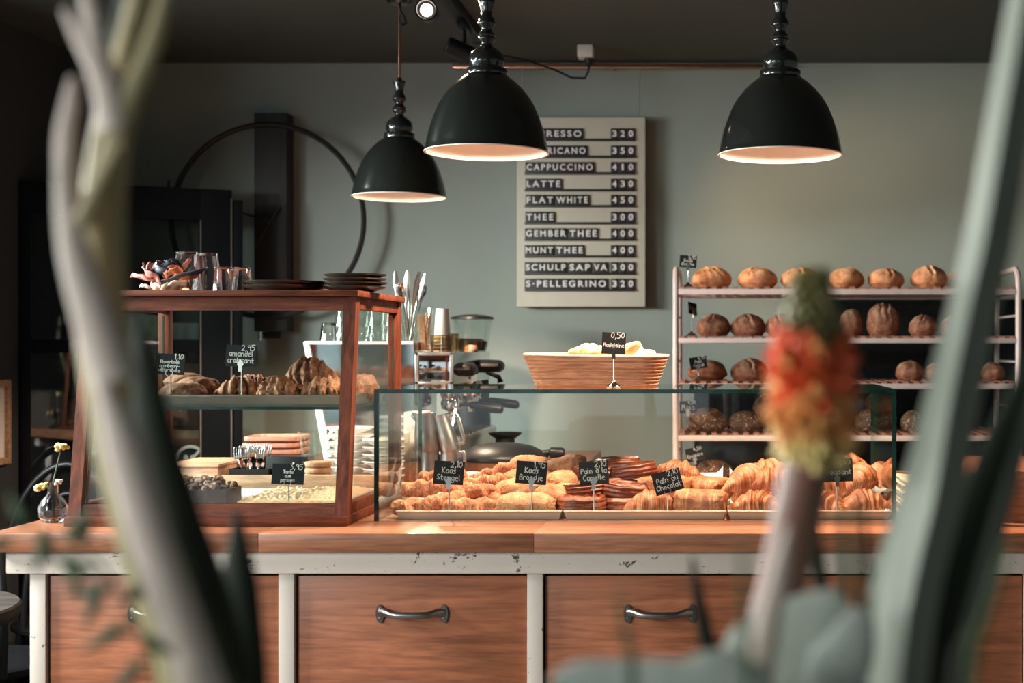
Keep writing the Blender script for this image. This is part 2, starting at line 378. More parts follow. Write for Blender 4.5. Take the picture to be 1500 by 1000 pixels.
# ---------------------------------------------------------------- ceiling fittings
zr = Z(98, 5.16)
pr = MB().box(X(664, 5.16), X(1150, 5.16), 5.145, 5.17, zr-.008, zr+.008, .002).build('hanging_rail', M['copper'])
tag(pr, 'long thin copper hanging rail along the top of the back wall', 'rail')
for k, px in enumerate((668, 900, 1146)):
    MB().box(X(px, 5.16)-.006, X(px, 5.16)+.006, 5.17, 5.2, zr-.006, zr+.006).build('bracket', M['black'], pr)
tr = thing('ceiling_track', 'black spotlight track running towards the back wall along the ceiling', 'light track', (-.82, 3.6, ZC))
MB().box(-.018, .018, -1.1, 1.08, -.034, 0, .003).build('rail', M['black'], tr)
MB().box(-.02, .02, 1.08, 1.11, -.036, 0, .003).build('end_cap', M['black_matte'], tr)
def track_spot(label, loc, aim, lit, energy):
    t = thing('track_spotlight', label, 'spotlight', loc, 0, None)
    MB().box(-.015, .015, -.05, .05, -.02, .0, .003).build('adapter', M['black'], t)
    MB().cyl((0, 0, -.02), (0, 0, -.07), .007, n=10).build('stem', M['black'], t)
    d = (Vector(aim)-(Vector(loc)+Vector((0, 0, -.09)))).normalized()
    q = d.to_track_quat('Z', 'Y')
    hd = MB().lathe([(0, -.06), (.022, -.06), (.027, -.055), (.029, .045), (.031, .06), (.026, .06), (.024, .04), (0, .038)], 24).build('head', M['black'], t, (0, 0, -.09), q.to_euler())
    MB().lathe([(0, .0), (.017, .0), (.016, .006), (0, .008)], 24).build('lens', M['spot_glow'] if lit else M['chrome'], hd, (0, 0, .041))
    lp = lamp('spot_beam', 'SPOT', Vector(loc)+Vector((0, 0, -.09))+d*.075, energy, (1, .66, .36), (-d).to_track_quat('Z', 'Y').to_euler(), spot_size=R(62), spot_blend=.8, shadow_soft_size=.02)
    return t
track_spot('lit black track spotlight shining towards the front of the shop', (-.82, 3.88, ZC-.034), (-.35, .2, 1.75), True, 25)
track_spot('dark black track spotlight behind the large left pendant lamp, turned to the bread rack', (-.82, 4.42, ZC-.034), (.75, 5.0, 1.55), True, 55)
so = thing('ceiling_socket', 'small white plug socket box on the ceiling above the menu board', 'socket', (X(858, 4.9), 4.9, ZC))
MB().box(-.027, .027, -.03, .03, -.044, 0, .005).build('housing', M['white'], so)
MB().lathe([(0, -.024), (.010, -.024), (.013, -.018), (.017, 0), (0, .001)], 16).build('plug', M['black'], so, (.012, -.0, -.044))
cb = MB().tube([(-.80, 4.62, ZC-.03), (-.76, 4.7, ZC-.07), (-.66, 4.8, ZC-.075), (-.58, 4.85, ZC-.095), (-.53, 4.88, ZC-.115), (-.485, 4.9, ZC-.112), (-.474, 4.9, ZC-.09), (-.471, 4.9, ZC-.065)], .004, 8).build('power_cable', M['black'])
tag(cb, 'black power cable sagging from the ceiling track to the white socket', 'cable')

# ---------------------------------------------------------------- pendant lamps
def pendant(label, px, py, halfpx, Y, energy, first=[]):
    r = halfpx*Y/F
    loc = W(px, py, Y)
    t = thing('pendant_lamp', label, 'pendant lamp', loc, 0, 'dark enamel pendant lamps over the counter')
    s = r
    outer = [(1.0, 0), (1.012, .015), (1.0, .03), (.985, .12), (.955, .27), (.915, .42), (.86, .58), (.785, .76), (.69, .92), (.585, 1.05), (.46, 1.17), (.34, 1.26), (.31, 1.28)]
    inner = [(a*.965, z*.97+.0) for a, z in outer[1:]]
    mb = MB().lathe([(a*s, z*s) for a, z in outer], 64)
    mb.build('shade', M['shade'], t, ang=50)
    MB().lathe([(a*s*.975, z*s*.97) for a, z in outer[:1]+outer[2:]]+[(0, 1.24*s)], 64).build('shade_lining', M['shade_in'], t, ang=60)
    MB().lathe([(.975*s, 0), (1.012*s, -.004*s), (1.012*s, .014*s), (.985*s, .014*s), (.975*s, 0)], 64).build('rim', M['shade_in'], t)
    MB().lathe([(.29*s, 1.27*s), (.325*s, 1.27*s), (.33*s, 1.29*s), (.33*s, 1.36*s), (.32*s, 1.375*s), (.27*s, 1.38*s), (.25*s, 1.39*s)], 40).build('collar', M['shade'], t)
    neck = [(.25, 1.37), (.26, 1.40), (.285, 1.46), (.288, 1.52), (.275, 1.58), (.24, 1.645), (.17, 1.695), (.11, 1.735), (.085, 1.77), (.095, 1.80), (.14, 1.85), (.145, 1.875), (.13, 1.90), (.142, 1.92), (.12, 1.955), (.09, 1.99), (.085, 2.02), (.12, 2.07), (.143, 2.11), (.145, 2.13), (.125, 2.16), (.13, 2.18), (.11, 2.21), (.085, 2.25), (.09, 2.32), (.115, 2.43), (.135, 2.49), (.13, 2.50), (.06, 2.505), (.05, 2.56), (.04, 2.58), (0, 2.585)]
    MB().lathe([(a*s, z*s) for a, z in neck], 32).build('turned_neck', M['shade'], t, ang=55)
    zt = ZC-loc.z
    if py > 260:      # the far lamp hangs with a hook and a loop of cord
        MB().tube([(0, 0, 2.57*s), (.0, 0, 3.9*s), (.0, 0, zt)], .0035, 8).build('cord', M['copper'], t)
        MB().tube([(.0, 0, zt-.03), (.03*s, 0, 3.98*s), (.12*s, 0, 3.86*s), (.14*s, 0, 3.75*s), (.08*s, 0, 3.70*s), (0, 0, 3.78*s)], .004, 8).build('hook', M['black'], t)
    else:
        MB().tube([(0, 0, 2.57*s), (0, 0, zt)], .0035, 8).build('cord', M['black'], t)
    MB().lathe([(0, -.03), (.03, -.028), (.045, -.012), (.045, 0), (0, 0)], 24).build('ceiling_rose', M['shade'], t, (0, 0, zt))
    MB().lathe([(0, 0), (.018, .005), (.028, .022), (.03, .036), (.024, .055), (.014, .075), (.013, .09), (0, .09)], 24).build('bulb', M['bulb'], t, (0, 0, .47*s))
    MB().cyl((0, 0, .47*s+.088), (0, 0, 1.24*s), .016, n=16).build('bulb_holder', M['white'], t)
    lamp('bulb_glow', 'POINT', loc+Vector((0, 0, .40*s)), .075, (1, .56, .42), shadow_soft_size=.03)
    lamp('pendant_light', 'SPOT', loc+Vector((0, 0, .33*s)), energy*6.2, (1, .70, .50), shadow_soft_size=.03, spot_size=R(138), spot_blend=.35)
    return t
pendant('largest-looking dark pendant lamp, its shade overlapping the top left of the menu board', 713, 224, 89.5, 3.21, 15)
pendant('dark pendant lamp hanging alone above the croissants, right of the menu board', 1143, 228, 90.5, 3.14, 19)
pendant('smaller-looking dark pendant lamp hanging further back above the coffee machine', 585, 289, 68, 4.19, 11)

# ---------------------------------------------------------------- lettering
GL = dict(zip("abcdefghijklmnopqrstuvwxyz", """4;4,5 1,5 0,3 1,0 3,0 4,2|4,5 4,0
4;0,8 0,0 3,0 4,2 3,5 0,4
3;3,5 1,5 0,3 1,0 3,0
4;4,8 4,0 1,0 0,2 1,5 4,4
4;0,3 4,3 3,5 1,5 0,3 1,0 4,0
3;3,8 2,8 1,6 1,0|0,5 3,5
4;4,5 1,5 0,3 1,0 4,1|4,5 4,-2 2,-3 0,-2
4;0,8 0,0|0,4 2,5 4,4 4,0
1;0,5 0,0|0,7 0,7.6
2;2,5 2,-2 0,-3|2,7 2,7.6
3;0,8 0,0|3,5 0,2 3,0
1;0,8 0,1 1,0
6;0,5 0,0|0,4 2,5 3,4 3,0|3,4 5,5 6,4 6,0
4;0,5 0,0|0,4 2,5 4,4 4,0
4;2,5 0,3 1,0 3,0 4,3 2,5
4;0,5 0,-3|0,5 3,5 4,3 3,0 0,0
4;4,5 1,5 0,3 1,0 4,1|4,5 4,-3
3;0,5 0,0|0,3 1,5 3,5
3;3,5 1,5 0,4 3,2 2,0 0,0
3;1,8 1,1 2,0 3,0|0,5 3,5
4;0,5 0,1 1,0 3,0 4,1|4,5 4,0
4;0,5 2,0 4,5
6;0,5 1.5,0 3,4 4.5,0 6,5
4;0,5 4,0|4,5 0,0
4;0,5 2,0|4,5 1,-3
3;0,5 3,5 0,0 3,0""".split('\n')))
GL.update({'K': '4;0,8 0,0|4,8 0,4 4,0', 'S': '4;4,7 2,8 0,6 4,2 2,0 0,1', 'B': '4;0,0 0,8 3,8 4,6 1,4 4,3 4,1 2,0 0,0', 'P': '4;0,0 0,8 3,8 4,6 3,4 0,4', 'C': '4;4,7 2,8 0,6 0,2 2,0 4,1',
 'H': '4;0,8 0,0|4,8 4,0|0,4 4,4', 'R': '4;0,0 0,8 3,8 4,6 3,4 0,4|1,4 4,0', 'E': '4;4,8 0,8|0,8 0,0|0,0 4,0|0,4 3,4', 'T': '5;0,8 5,8|2.5,8 2.5,0', 'M': '5;0,0 1,8|1,8 2.5,3 4,8|4,8 5,0', 'L': '4;0,8 0,0|0,0 4,0', ',': '1;1,1 0,-2', '-': '3;0,3 3,3', '.': '1;0,0 0,.7',
 '\u00e0': '4;4,5 1,5 0,3 1,0 3,0 4,2|4,5 4,0|1,8 3,6.5', '0': '4;2,8 0,5 0,2 2,0 4,3 4,6 2,8', '1': '1;0,6 1,8|1,8 1,0', '2': '4;0,6 2,8 4,6 3,3 0,0|0,0 4,0', '3': '4;0,8 4,8 1,5 4,3 3,0 0,0', '5': '4;4,8 0,8|0,8 0,5 3,5 4,3 3,0 0,0', '9': '4;4,6 2,8 0,6 2,4 4,6|4,6 4,0', '4': '4;3,0 3,8 0,3|0,3 4,3', ' ': '3;'})
def chaikin(p):
    for _ in range(2):
        if len(p) < 3: return p
        q = [p[0]]
        for a, b_ in zip(p, p[1:]): q += [a*.75+b_*.25, a*.25+b_*.75]
        p = q+[p[-1]]
    return p
def text_w(s): return sum(float(GL[c].split(';')[0])+1.7 for c in s)-1.7
def write(mb, s, x, z, u, lw, y=-.0009, jit=None):
    for c in s:
        wd, st = GL[c].split(';')
        dz = jit.uniform(-.5, .5)*u if jit else 0
        for k in st.split('|') if st else ():
            p = chaikin([Vector((x+float(a.split(',')[0])*u, z+dz+float(a.split(',')[1])*u)) for a in k.split()])
            for a, b_ in zip(p, p[1:]):
                d = (b_-a)
                if d.length < 1e-7: continue
                d = d.normalized(); n = Vector((-d.y, d.x))*lw/2; e = d*lw*.35
                mb.f([mb.bm.verts.new((v_.x, y, v_.y)) for v_ in (a-e-n, b_+e-n, b_+e+n, a-e+n)])
        x += (float(wd)+1.7)*u
def price_sign(label, base, h, cw, ch, price, lines, roll=0, yaw=0, lean=8, clip='spade', dish=True, group='handwritten black price signs', fit=.86, lit=True):
    t = thing('price_sign', label, 'price sign', base, R(yaw), group)
    if dish: MB().lathe([(0, 0), (.016, 0), (.018, .003), (.015, .007), (.006, .011), (.003, .016), (0, .017)], 24).build('base', M['chrome'], t)
    MB().cyl((0, 0, .004 if dish else 0), (0, 0, h-ch*.36), .0016, n=8).build('rod', M['steel'], t)
    cd = MB().box(-cw/2, cw/2, -.0007, .0007, -ch/2, ch/2).build('card', M['card'], t, (0, -.004, h), Euler((R(-lean), R(roll), 0)))
    jit = random.Random(label)
    if lit:
        mb = MB(); u = ch*.26/8; lw = ch*.035
        if price: write(mb, price, cw*.43-text_w(price)*u, ch*.25, u, lw, jit=jit)
        n = len(lines); avail = ch*.60 if price else ch*.85
        for i, l in enumerate(lines):
            u2 = min(avail/n/10.5, cw*fit/text_w(l))
            zc = (ch*.14 if price else ch*.3)-avail/n*(i+.45)+avail/n*.12 if n > 1 else -ch*.12
            write(mb, l, -text_w(l)*u2/2, zc-2*u2, u2, lw, jit=jit)
        mb.build('lettering', M['chalk'], cd, weld=False)
    zc = h-ch*.42
    if clip == 'spade':
        MB().prism([(-.0045, -.012), (.0045, -.012), (.0042, .0), (.0072, .003), (.0065, .007), (.003, .011), (0, .0155), (-.003, .011), (-.0065, .007), (-.0072, .003), (-.0042, 0)], .002).build('clip', M['steel'], t, (0, -.0085, zc-.002), Euler((R(-6), R(roll*.3), 0)))
    elif clip == 'ring':
        MB().tube([(.0075*math.cos(2*PI*k/16), 0, .0075*math.sin(2*PI*k/16)) for k in range(17)], .0009, 6).build('clip', M['steel'], t, (0, -.0085, zc))
    return t

# ---------------------------------------------------------------- menu board
YM = 5.13
def text_mesh(s, wd, ht):
    cu = bpy.data.curves.new('t', 'FONT'); cu.body = s; cu.size = 1; cu.extrude = .012; cu.offset = .027; cu.space_character = 1.38 if len(s) > 1 else 1
    o = bpy.data.objects.new('t', cu); C.objects.link(o)
    dg = bpy.context.evaluated_depsgraph_get(); dg.update()
    me = bpy.data.meshes.new_from_object(o.evaluated_get(dg)); bpy.data.objects.remove(o); bpy.data.curves.remove(cu)
    xs = [v.co.x for v in me.vertices]; ys = [v.co.y for v in me.vertices]
    x0, x1, y0, y1 = min(xs), max(xs), min(ys), max(ys)
    for v in me.vertices: v.co = Vector(((v.co.x-x0)/(x1-x0)*wd-wd/2, -v.co.z*.03, (v.co.y-y0)/(y1-y0)*ht-ht/2))
    me.flip_normals(); me.materials.clear(); me.materials.append(M['letter']); return me
bx0, bx1, bz0, bz1 = X(757, YM), X(945, YM), Z(449, YM), Z(172, YM)
bc = Vector(((bx0+bx1)/2, YM, bz0))
mbd = thing('menu_board', 'grey-beige menu board of black letter tiles hanging on the back wall', 'menu board', bc)
MB().box(bx0-bc.x, bx1-bc.x, 0, .045, 0, bz1-bz0, .002).build('panel', M['board'], mbd)
for px in (763, 936):
    MB().tube([(X(px, YM)-bc.x, .022, bz1-bz0-.01), (X(px+1.5, 5.15)-bc.x, .024, zr-bz0)], .0012, 6).build('hanging_wire', M['steel'], mbd)
ROWS = [(196, [('ESPRESSO', 770, 854)], '320'), (221, [('AMERICANO', 770, 860)], '350'), (245, [('CAPPUCCINO', 770, 870.5)], '410'), (269.5, [('LATTE', 770.5, 823)], '430'),
        (293, [('FLAT', 770.5, 812), ('WHITE', 814, 863)], '450'), (318, [('THEE', 770, 812.5)], '300'), (342, [('GEMBER', 769.5, 831), ('THEE', 833.5, 876)], '400'),
        (366.5, [('MUNT', 769, 811.5), ('THEE', 814, 855.5)], '400'), (391.5, [('SCHULP', 769, 830.5), ('SAP', 833.5, 866), ('VA', 869, 890.5)], '300'), (415.5, [('S\u00b7PELLEGRINO', 769, 890)], '320')]
mp = YM/F
for py, words, price in ROWS:
    zrow = Z(py, YM)-bz0
    MB().box(X(769, YM)-bc.x, X(930, YM)-bc.x, -.012, .002, zrow-11*mp, zrow-7.5*mp, .0005).build('letter_rail', M['tile'], mbd)
    for s, a, b_ in words+[(price[0], 895, 906), (price[1], 906.8, 918), (price[2], 918.8, 930)]:
        xa, xb = X(a, YM)-bc.x, X(b_, YM)-bc.x
        st = MB().box((xa-xb)/2, (xb-xa)/2, 0, .006, -7.6*mp, 7.6*mp, .0004).build('letter_strip', M['tile'], mbd, ((xa+xb)/2, -.008, zrow))
        ht = 9.4*mp
        wd = (xb-xa)*(1-.16/max(1, len(s)**.6)) if len(s) > 1 else (3.2*mp if s == '1' else 6.6*mp)
        link('lettering', text_mesh(s, wd, ht), st, (0, -.0005, 0))

# ---------------------------------------------------------------- hoop clock on the beam
YH = 5.10
cx, cz, rr = X(392, YH), Z(323, YH), 141*YH/F
ck = thing('wall_clock', 'large black iron hoop clock without numbers on a dark wooden beam', 'clock', (cx, YH, cz))
hp = MB(); rg = [Vector((rr*math.cos(2*PI*k/72), 0, rr*math.sin(2*PI*k/72))) for k in range(73)]
hp.tube(rg, [(.010, .012)]*73, 8, up=(0, 1, 0), caps=False).build('hoop', M['iron'], ck)
bw0, bw1 = X(370, YH)-cx, X(418, YH)-cx
MB().box(bw0, bw1, .015, .098, Z(485, YH)-cz, Z(164, YH)-cz, .003).build('beam', M['beam'], ck)
def pxl(px, py): return (X(px, YH)-cx, 0, Z(py, YH)-cz)
a0, a1 = Vector(pxl(408, 303)), Vector(pxl(374, 362)); MB().tube([a0, a1], [.006, .003], 8).build('hand', M['iron'], ck)
a0, a1 = Vector(pxl(352, 311)), Vector(pxl(394, 323)); MB().tube([a0, a1], [.003, .006], 8).build('hand', M['iron'], ck)
MB().cyl((0, -.012, 0), (0, .03, 0), .012, n=16).build('hub', M['iron'], ck, (X(391, YH)-cx, 0, Z(322, YH)-cz))
hk = thing('wall_hook', 'small chrome and dark hook on the wall under the clock beam', 'hook', W(396, 491, 5.17))
MB().box(-.03, .03, .0, .03, -.012, .012, .003).build('plate', M['black'], hk)
MB().cyl((-.035, -.005, -.018), (-.035, -.005, .018), .008, n=12).build('knob', M['chrome'], hk)

# ---------------------------------------------------------------- black glazed screen at the left, shelf and things behind it
P0, P1 = Vector((-2.32, 4.62, 0)), Vector((-1.69, 4.92, 0)); L_ = (P1-P0).length
gs = thing('glazed_screen', 'tall black framed glass screen standing in the dark left corner', 'glass screen', P0, math.atan2(.30, .63))
zt = 1.87; ts = .797*L_; te = .948*L_
MB().box(0, .03, 0, .05, 0, zt, .003).build('stile', M['screen_black'], gs)
MB().box(ts, te, 0, .05, 0, zt, .003).build('stile', M['screen_black'], gs)
MB().box(te+.006, L_, -.0, .09, 0, zt-.035, .003).build('jamb', M['screen_black'], gs)
MB().box(.03, ts, 0, .05, 1.76, zt, .003).build('top_rail', M['screen_black'], gs)
MB().box(.03, ts, 0, .05, 1.30, 1.345, .003).build('middle_rail', M['screen_black'], gs)
MB().box(.03, ts, 0, .05, 0, .3, .003).build('bottom_rail', M['screen_black'], gs)
for za, zb in ((1.345, 1.76), (.3, 1.30)): MB().box(.03, ts, .02, .026, za, zb).build('pane', M['dark_glass'], gs)
for x_ in (ts, te-.004): MB().box(x_, x_+.004, -.003, .0, .05, zt-.03 if x_ > ts else 1.76).build('edge_highlight', M['steel'], gs)  # bright strips stand in for highlights along the stile edges
MB().cyl((ts-.1, .025, zt), (ts-.1, .025, zt+.025), .004, n=8).build('pin', M['screen_black'], gs)
stt = X(268, 4.85)
sk = MB(); cs = [Vector((.047*math.cos(2*PI*k/40), 0, .047*math.sin(2*PI*k/40))) for k in range(41)]
sk.tube(cs, [(.0055, .0008)]*41, 6, up=(0, 1, 0), caps=False)
sk.tube([(-.033, 0, -.033), (.033, 0, .033)], [(.0045, .0008)]*2, 6, up=(0, 1, 0))
for dx in (-.016, .008): sk.tube([(dx, 0, -.012), (dx+.002, 0, .004), (dx, 0, .018)], [(.008, .0008), (.010, .0008), (.006, .0008)], 8, up=(0, 1, 0))
tt = .742; sp = P0.lerp(P1, tt)
so2 = sk.build('round_sticker', M['stickerm'], None, (sp.x+.004, sp.y-.006+.012, Z(674, sp.y)), (0, 0, math.atan2(.30, .63)), weld=False)
tag(so2, 'round grey prohibition sticker on the lower pane of the black screen', 'sticker')
sh = thing('wall_shelf', 'narrow light wooden shelf behind the lower pane of the black screen', 'shelf', (-2.05, 5.0, Z(640, 5.0)))
MB().box(-.275, .26, -.10, .19, 0, .03, .003).build('board', M['pale_wood'], sh)
for x_ in (-.2, .2): MB().box(x_-.01, x_+.01, .0, .19, -.12, 0).build('bracket', M['black'], sh)
for k in range(6):
    o = MB().box(-.07+.004*(k % 2), .075, -.09, .09, 0, .017, .004).build('wooden_tray', M['plate_wood'], None, (-2.235, 4.99, Z(640, 5.0)+.03+.0185*k), (0, 0, .05*(k % 3)-.05))
    tag(o, 'dark wooden tray seen through the black screen, %s from the bottom of its stack' % ORD[k], 'tray', 'wooden trays stacked behind the screen')
sh2 = thing('wall_shelf', 'short black shelf holding white mugs behind the upper pane of the screen', 'shelf', (-1.98, 5.1, Z(500, 5.05)-.02))
MB().box(-.3, .17, -.1, .1, 0, .02, .002).build('board', M['black'], sh2)
MB().box(-.3, .17, .09, .1, -.06, 0).build('bracket', M['black'], sh2)
for k, px in enumerate((254, 268, 283)):
    mg = thing('mug', '%s white mug from the left on the shelf behind the black screen' % ORD[k], 'mug', (X(px, 5.04), 5.05, Z(500, 5.05)), 0, 'white mugs behind the screen')
    MB().lathe([(0, 0), (.022, 0), (.028, .01), (.031, .05), (.031, .066), (.028, .066), (.026, .012), (0, .008)], 24).build('body', M['porcelain'], mg)
    MB().tube([(.028, 0, .05), (.042, 0, .05), (.046, 0, .035), (.04, 0, .02), (.028, 0, .016)], .004, 8).build('handle', M['porcelain'], mg)
pf = thing('picture_frame', 'pale wooden picture frame hanging on the dark left wall', 'picture', (XL, 4.32, Z(680, 4.5)))
ph = Z(556, 4.5)-Z(680, 4.5)
for a in ((-.22, .22, 0, .022), (-.22, .22, ph-.022, ph), (-.22, -.198, .022, ph-.022), (.198, .22, .022, ph-.022)):
    MB().box(0, .02, a[0], a[1], a[2], a[3], .002).build('frame_bar', M['pale_wood'], pf)
MB().box(.0, .008, -.198, .198, .022, ph-.022).build('picture', M['paper'], pf)

# ---------------------------------------------------------------- chairs and table at the left
def bentwood(label, loc, rz):
    t = thing('bentwood_chair', label, 'chair', loc, rz, 'black bentwood chairs')
    MB().lathe([(0, .44), (.18, .44), (.20, .45), (.20, .462), (.185, .468), (0, .462)], 40).build('seat', M['black'], t)
    def hoop(w_, h, y0): return [(w_*math.sin(a), y0-.07*math.cos(a)*0-.05*max(0, math.cos(a)), .46+h*max(0, math.cos(a))**.8) for a in [(-PI/2)+PI*k/28 for k in range(29)]]
    MB().tube(hoop(.19, .50, .16), .0115, 10).build('back_hoop', M['black'], t)
    MB().tube(hoop(.115, .41, .155), .009, 10).build('inner_hoop', M['black'], t)
    for sx, sy in ((-1, -1), (1, -1), (-1, 1), (1, 1)):
        MB().tube([(sx*.13, sy*.13, .445), (sx*.16, sy*.16, .2), (sx*.18, sy*.19, 0)], [.014, .013, .010], 10).build('leg', M['black'], t)
    MB().tube([(.15*math.cos(2*PI*k/32), .15*math.sin(2*PI*k/32), .24) for k in range(33)], .007, 8, caps=False).build('leg_ring', M['black'], t)
    return t
bentwood('black bentwood chair beyond the left end of the counter, at the photo edge', (-2.03, 3.82, 0), R(170))
bentwood('black bentwood chair behind the flower vase, partly hidden by the wooden case', (-2.02, 4.4, 0), R(185))
tb = thing('cafe_table', 'dark wooden cafe table left of the counter at the photo edge', 'table', (-1.98, 3.28, 0))
MB().lathe([(0, .67), (.295, .67), (.30, .68), (.30, .70), (.295, .705), (0, .705)], 56).build('table_top', M['dark_wood'], tb)
MB().cyl((0, 0, .02), (0, 0, .67), .03, n=20).build('column', M['black'], tb)
MB().lathe([(0, 0), (.2, 0), (.2, .015), (.05, .035), (0, .035)], 32).build('foot', M['black'], tb)

# ---------------------------------------------------------------- counter
YC = 2.83
cn = thing('counter_cabinet', 'long chipped cream-painted counter with wooden drawer fronts', 'counter', (0, YC, 0))
pitch = 363.7*YC/F; xp0 = X(45, YC); pw = 23*YC/F
ap = MB().box(X(13, YC), 1.0, -.012, .03, Z(840, 2.82), WT-.038, .002).build('apron', M['cream'], cn)
posts = [xp0+pitch*k for k in range(5)]
for x_ in posts: MB().box(x_, x_+pw, -.004, .05, 0, Z(840, 2.82), .0015).build('post', M['cream'], cn)
MB().box(posts[0]+pw, .99, .01, .05, .0, .08).build('plinth', M['black_matte'], cn)
MB().box(posts[0]+.004, .99, .052, .70, .02, WT-.04).build('carcass', M['black_matte'], cn)
for k in range(4):
    a, b_ = posts[k]+pw+.004, posts[k+1]-.002
    for za, zb, wh in ((.42, Z(844, YC), True), (.09, .40, False)):
        d = MB().box((a-b_)/2, (b_-a)/2, 0, .02, 0, zb-za, .0015).build('drawer', M['beech'], cn, ((a+b_)/2, .006, za))
        if wh:
            zc = Z(899, YC)-za; hw = 44*YC/F; mb = MB()
            pts = [(-hw-.002, -.004, .003), (-hw+.006, -.012, .004), (-hw+.014, -.021, .0035), (-hw+.024, -.026, .0015), (-hw+.036, -.028, .001), (0, -.029, .0005), (hw-.036, -.028, .001), (hw-.024, -.026, .0015), (hw-.014, -.021, .0035), (hw-.006, -.012, .004), (hw+.002, -.004, .003)]
            mb.tube(pts, [(.007, .009), (.006, .009), (.0055, .0075), (.0055, .007), (.0065, .0072), (.0072, .0075), (.0065, .0072), (.0055, .007), (.0055, .0075), (.006, .009), (.007, .009)], 14, up=(0, 0, 1))
            for sx in (-1, 1):
                pl = [(sx*(hw+.004)+.0085*math.cos(2*PI*q/24), .0165*math.sin(2*PI*q/24)*(1+.12*abs(math.sin(2*PI*q/24)))) for q in range(24)]
                mb.prism(pl, .0045, Matrix.Translation((0, -.0045, 0)))
                for dz in (-.0095, .0095): mb.lathe([(.0032, 0), (.0028, .0015), (0, .0022)], 10, M=Matrix.Translation((sx*(hw+.004), -.004, dz)) @ Matrix.Rotation(PI/2, 4, 'X'))
            mb.build('handle', M['pewter'], d, (0, 0, zc), weld=False)
wt = thing('worktop', 'thick oiled wooden worktop running along the counter', 'worktop', (0, 2.80, WT-.038))
for a, b_ in ((-1.475, X(378, 2.8)), (X(378, 2.8), X(782, 2.8)), (X(782, 2.8), 1.0)):
    MB().box((a-b_)/2, (b_-a)/2, 0, .75, 0, .038, .0016).build('board', M['top'], wt, ((a+b_)/2, 0, 0))
sc_ = thing('side_cabinet', 'low dark cabinet behind the counter carrying the coffee machine', 'cabinet', (0, 3.6, 0))
MB().box(-1.40, -.46, .0, 1.42, 0, WT-.038).build('carcass', M['black_matte'], sc_)
for k in range(2): MB().box(-1.38+.46*k, -.94+.46*k, -.012, 0, .1, .88, .002).build('door', M['cream'], sc_)
sw = MB().box(-1.42, -.44, 3.555, 5.04, WT-.038, WT, .002).build('side_worktop', M['top'])
tag(sw, 'wooden worktop behind the counter under the coffee machine and plates', 'worktop')
# ---------------------------------------------------------------- wooden display case (its front leans back)
X0, X1, YB0, YT0, YK, ZT = -1.371, -.783, 2.907, 2.985, 3.412, 1.441
def yf(z): return YB0+(YT0-YB0)*(z-WT)/(ZT-WT)
wc = thing('display_case', 'reddish wooden glass-sided display case with a sloping front on the counter', 'display case', (-1.077, 3.16, WT))
O = Vector((-1.077, 3.16, WT))
def wbox(name, x0, x1, y0, y1, z0, z1, mat, bev=.0012, par=None): return MB().box(x0-O.x, x1-O.x, y0-O.y, y1-O.y, z0-WT, z1-WT, bev).build(name, mat, par or wc)
wbox('base', X0, X1, YB0, YK, WT, WT+.02, M['walnut'])
def lean(name, xa, xb, za, zb, d0, d1, mat):
    P = [Vector((x, yf(z)+d, z))-O for z in (za, zb) for x, d in ((xa, d0), (xb, d0), (xb, d1), (xa, d1))]
    return MB().hexa(P).build(name, mat, wc)
lean('post', X0+.004, X0+.03, WT+.02, ZT-.013, .006, .04, M['walnut_v']); lean('post', X1-.028, X1-.002, WT+.02, ZT-.013, .006, .04, M['walnut_v'])
lean('front_rail', X0+.03, X1-.028, WT+.02, WT+.044, .012, .036, M['walnut']); lean('front_rail', X0+.03, X1-.028, ZT-.043, ZT-.013, .010, .034, M['walnut'])
for xa in (X0+.004, X1-.028):
    wbox('post', xa, xa+.026, YK-.03, YK-.004, WT+.02, ZT-.013, M['walnut_v'])
    wbox('side_rail', xa+.003, xa+.023, yf(ZT)+.038, YK-.03, ZT-.04, ZT-.013, M['walnut']); wbox('side_rail', xa+.003, xa+.023, yf(WT)+.04, YK-.03, WT+.02, WT+.044, M['walnut'])
wbox('back_rail', X0+.03, X1-.028, YK-.026, YK-.008, WT+.02, WT+.062, M['pale_wood'])
wbox('back_rail', X0+.03, X1-.028, YK-.026, YK-.008, ZT-.03, ZT-.013, M['walnut'])
wbox('top_panel', X0-.006, X1+.006, YT0-.012, YK+.004, ZT-.013, ZT, M['walnut'], .002)
def glass_pane(name, P, parent, mats=None):      # 8 points; the two largest faces are clear, the rim is green
    mb = MB(); v = [mb.bm.verts.new(p) for p in P]
    fs = [mb.f([v[i] for i in q]) for q in ((3, 2, 1, 0), (4, 5, 6, 7), (0, 1, 5, 4), (1, 2, 6, 5), (2, 3, 7, 6), (3, 0, 4, 7))]
    ar = sorted(fs, key=lambda f_: -f_.calc_area())
    for f_ in ar[2:]: f_.material_index = 1
    return mb.build(name, [M['glass'], M['glass_edge']], parent, weld=False, ang=10)
def bp(x0, x1, y0, y1, z0, z1, o=(0, 0, 0)): o = Vector(o); return [Vector(p)-o for p in ((x0, y0, z0), (x1, y0, z0), (x1, y1, z0), (x0, y1, z0), (x0, y0, z1), (x1, y0, z1), (x1, y1, z1), (x0, y1, z1))]
za, zb = WT+.046, ZT-.045
glass_pane('front_glass', [Vector((x, yf(z)+d, z))-O for z in (za, zb) for x, d in ((X0+.032, .02), (X1-.03, .02), (X1-.03, .024), (X0+.032, .024))], wc)
for xa in (X0+.014, X1-.018): glass_pane('side_glass', [Vector((x, y, z))-O for z in (za, zb) for x, y in ((xa, yf(z)+.042), (xa+.004, yf(z)+.042), (xa+.004, YK-.031), (xa, YK-.031))], wc)
zs = 1.192
glass_pane('shelf', bp(X0+.034, X1-.032, yf(zs)+.045, YK-.034, zs-.006, zs, O), wc)
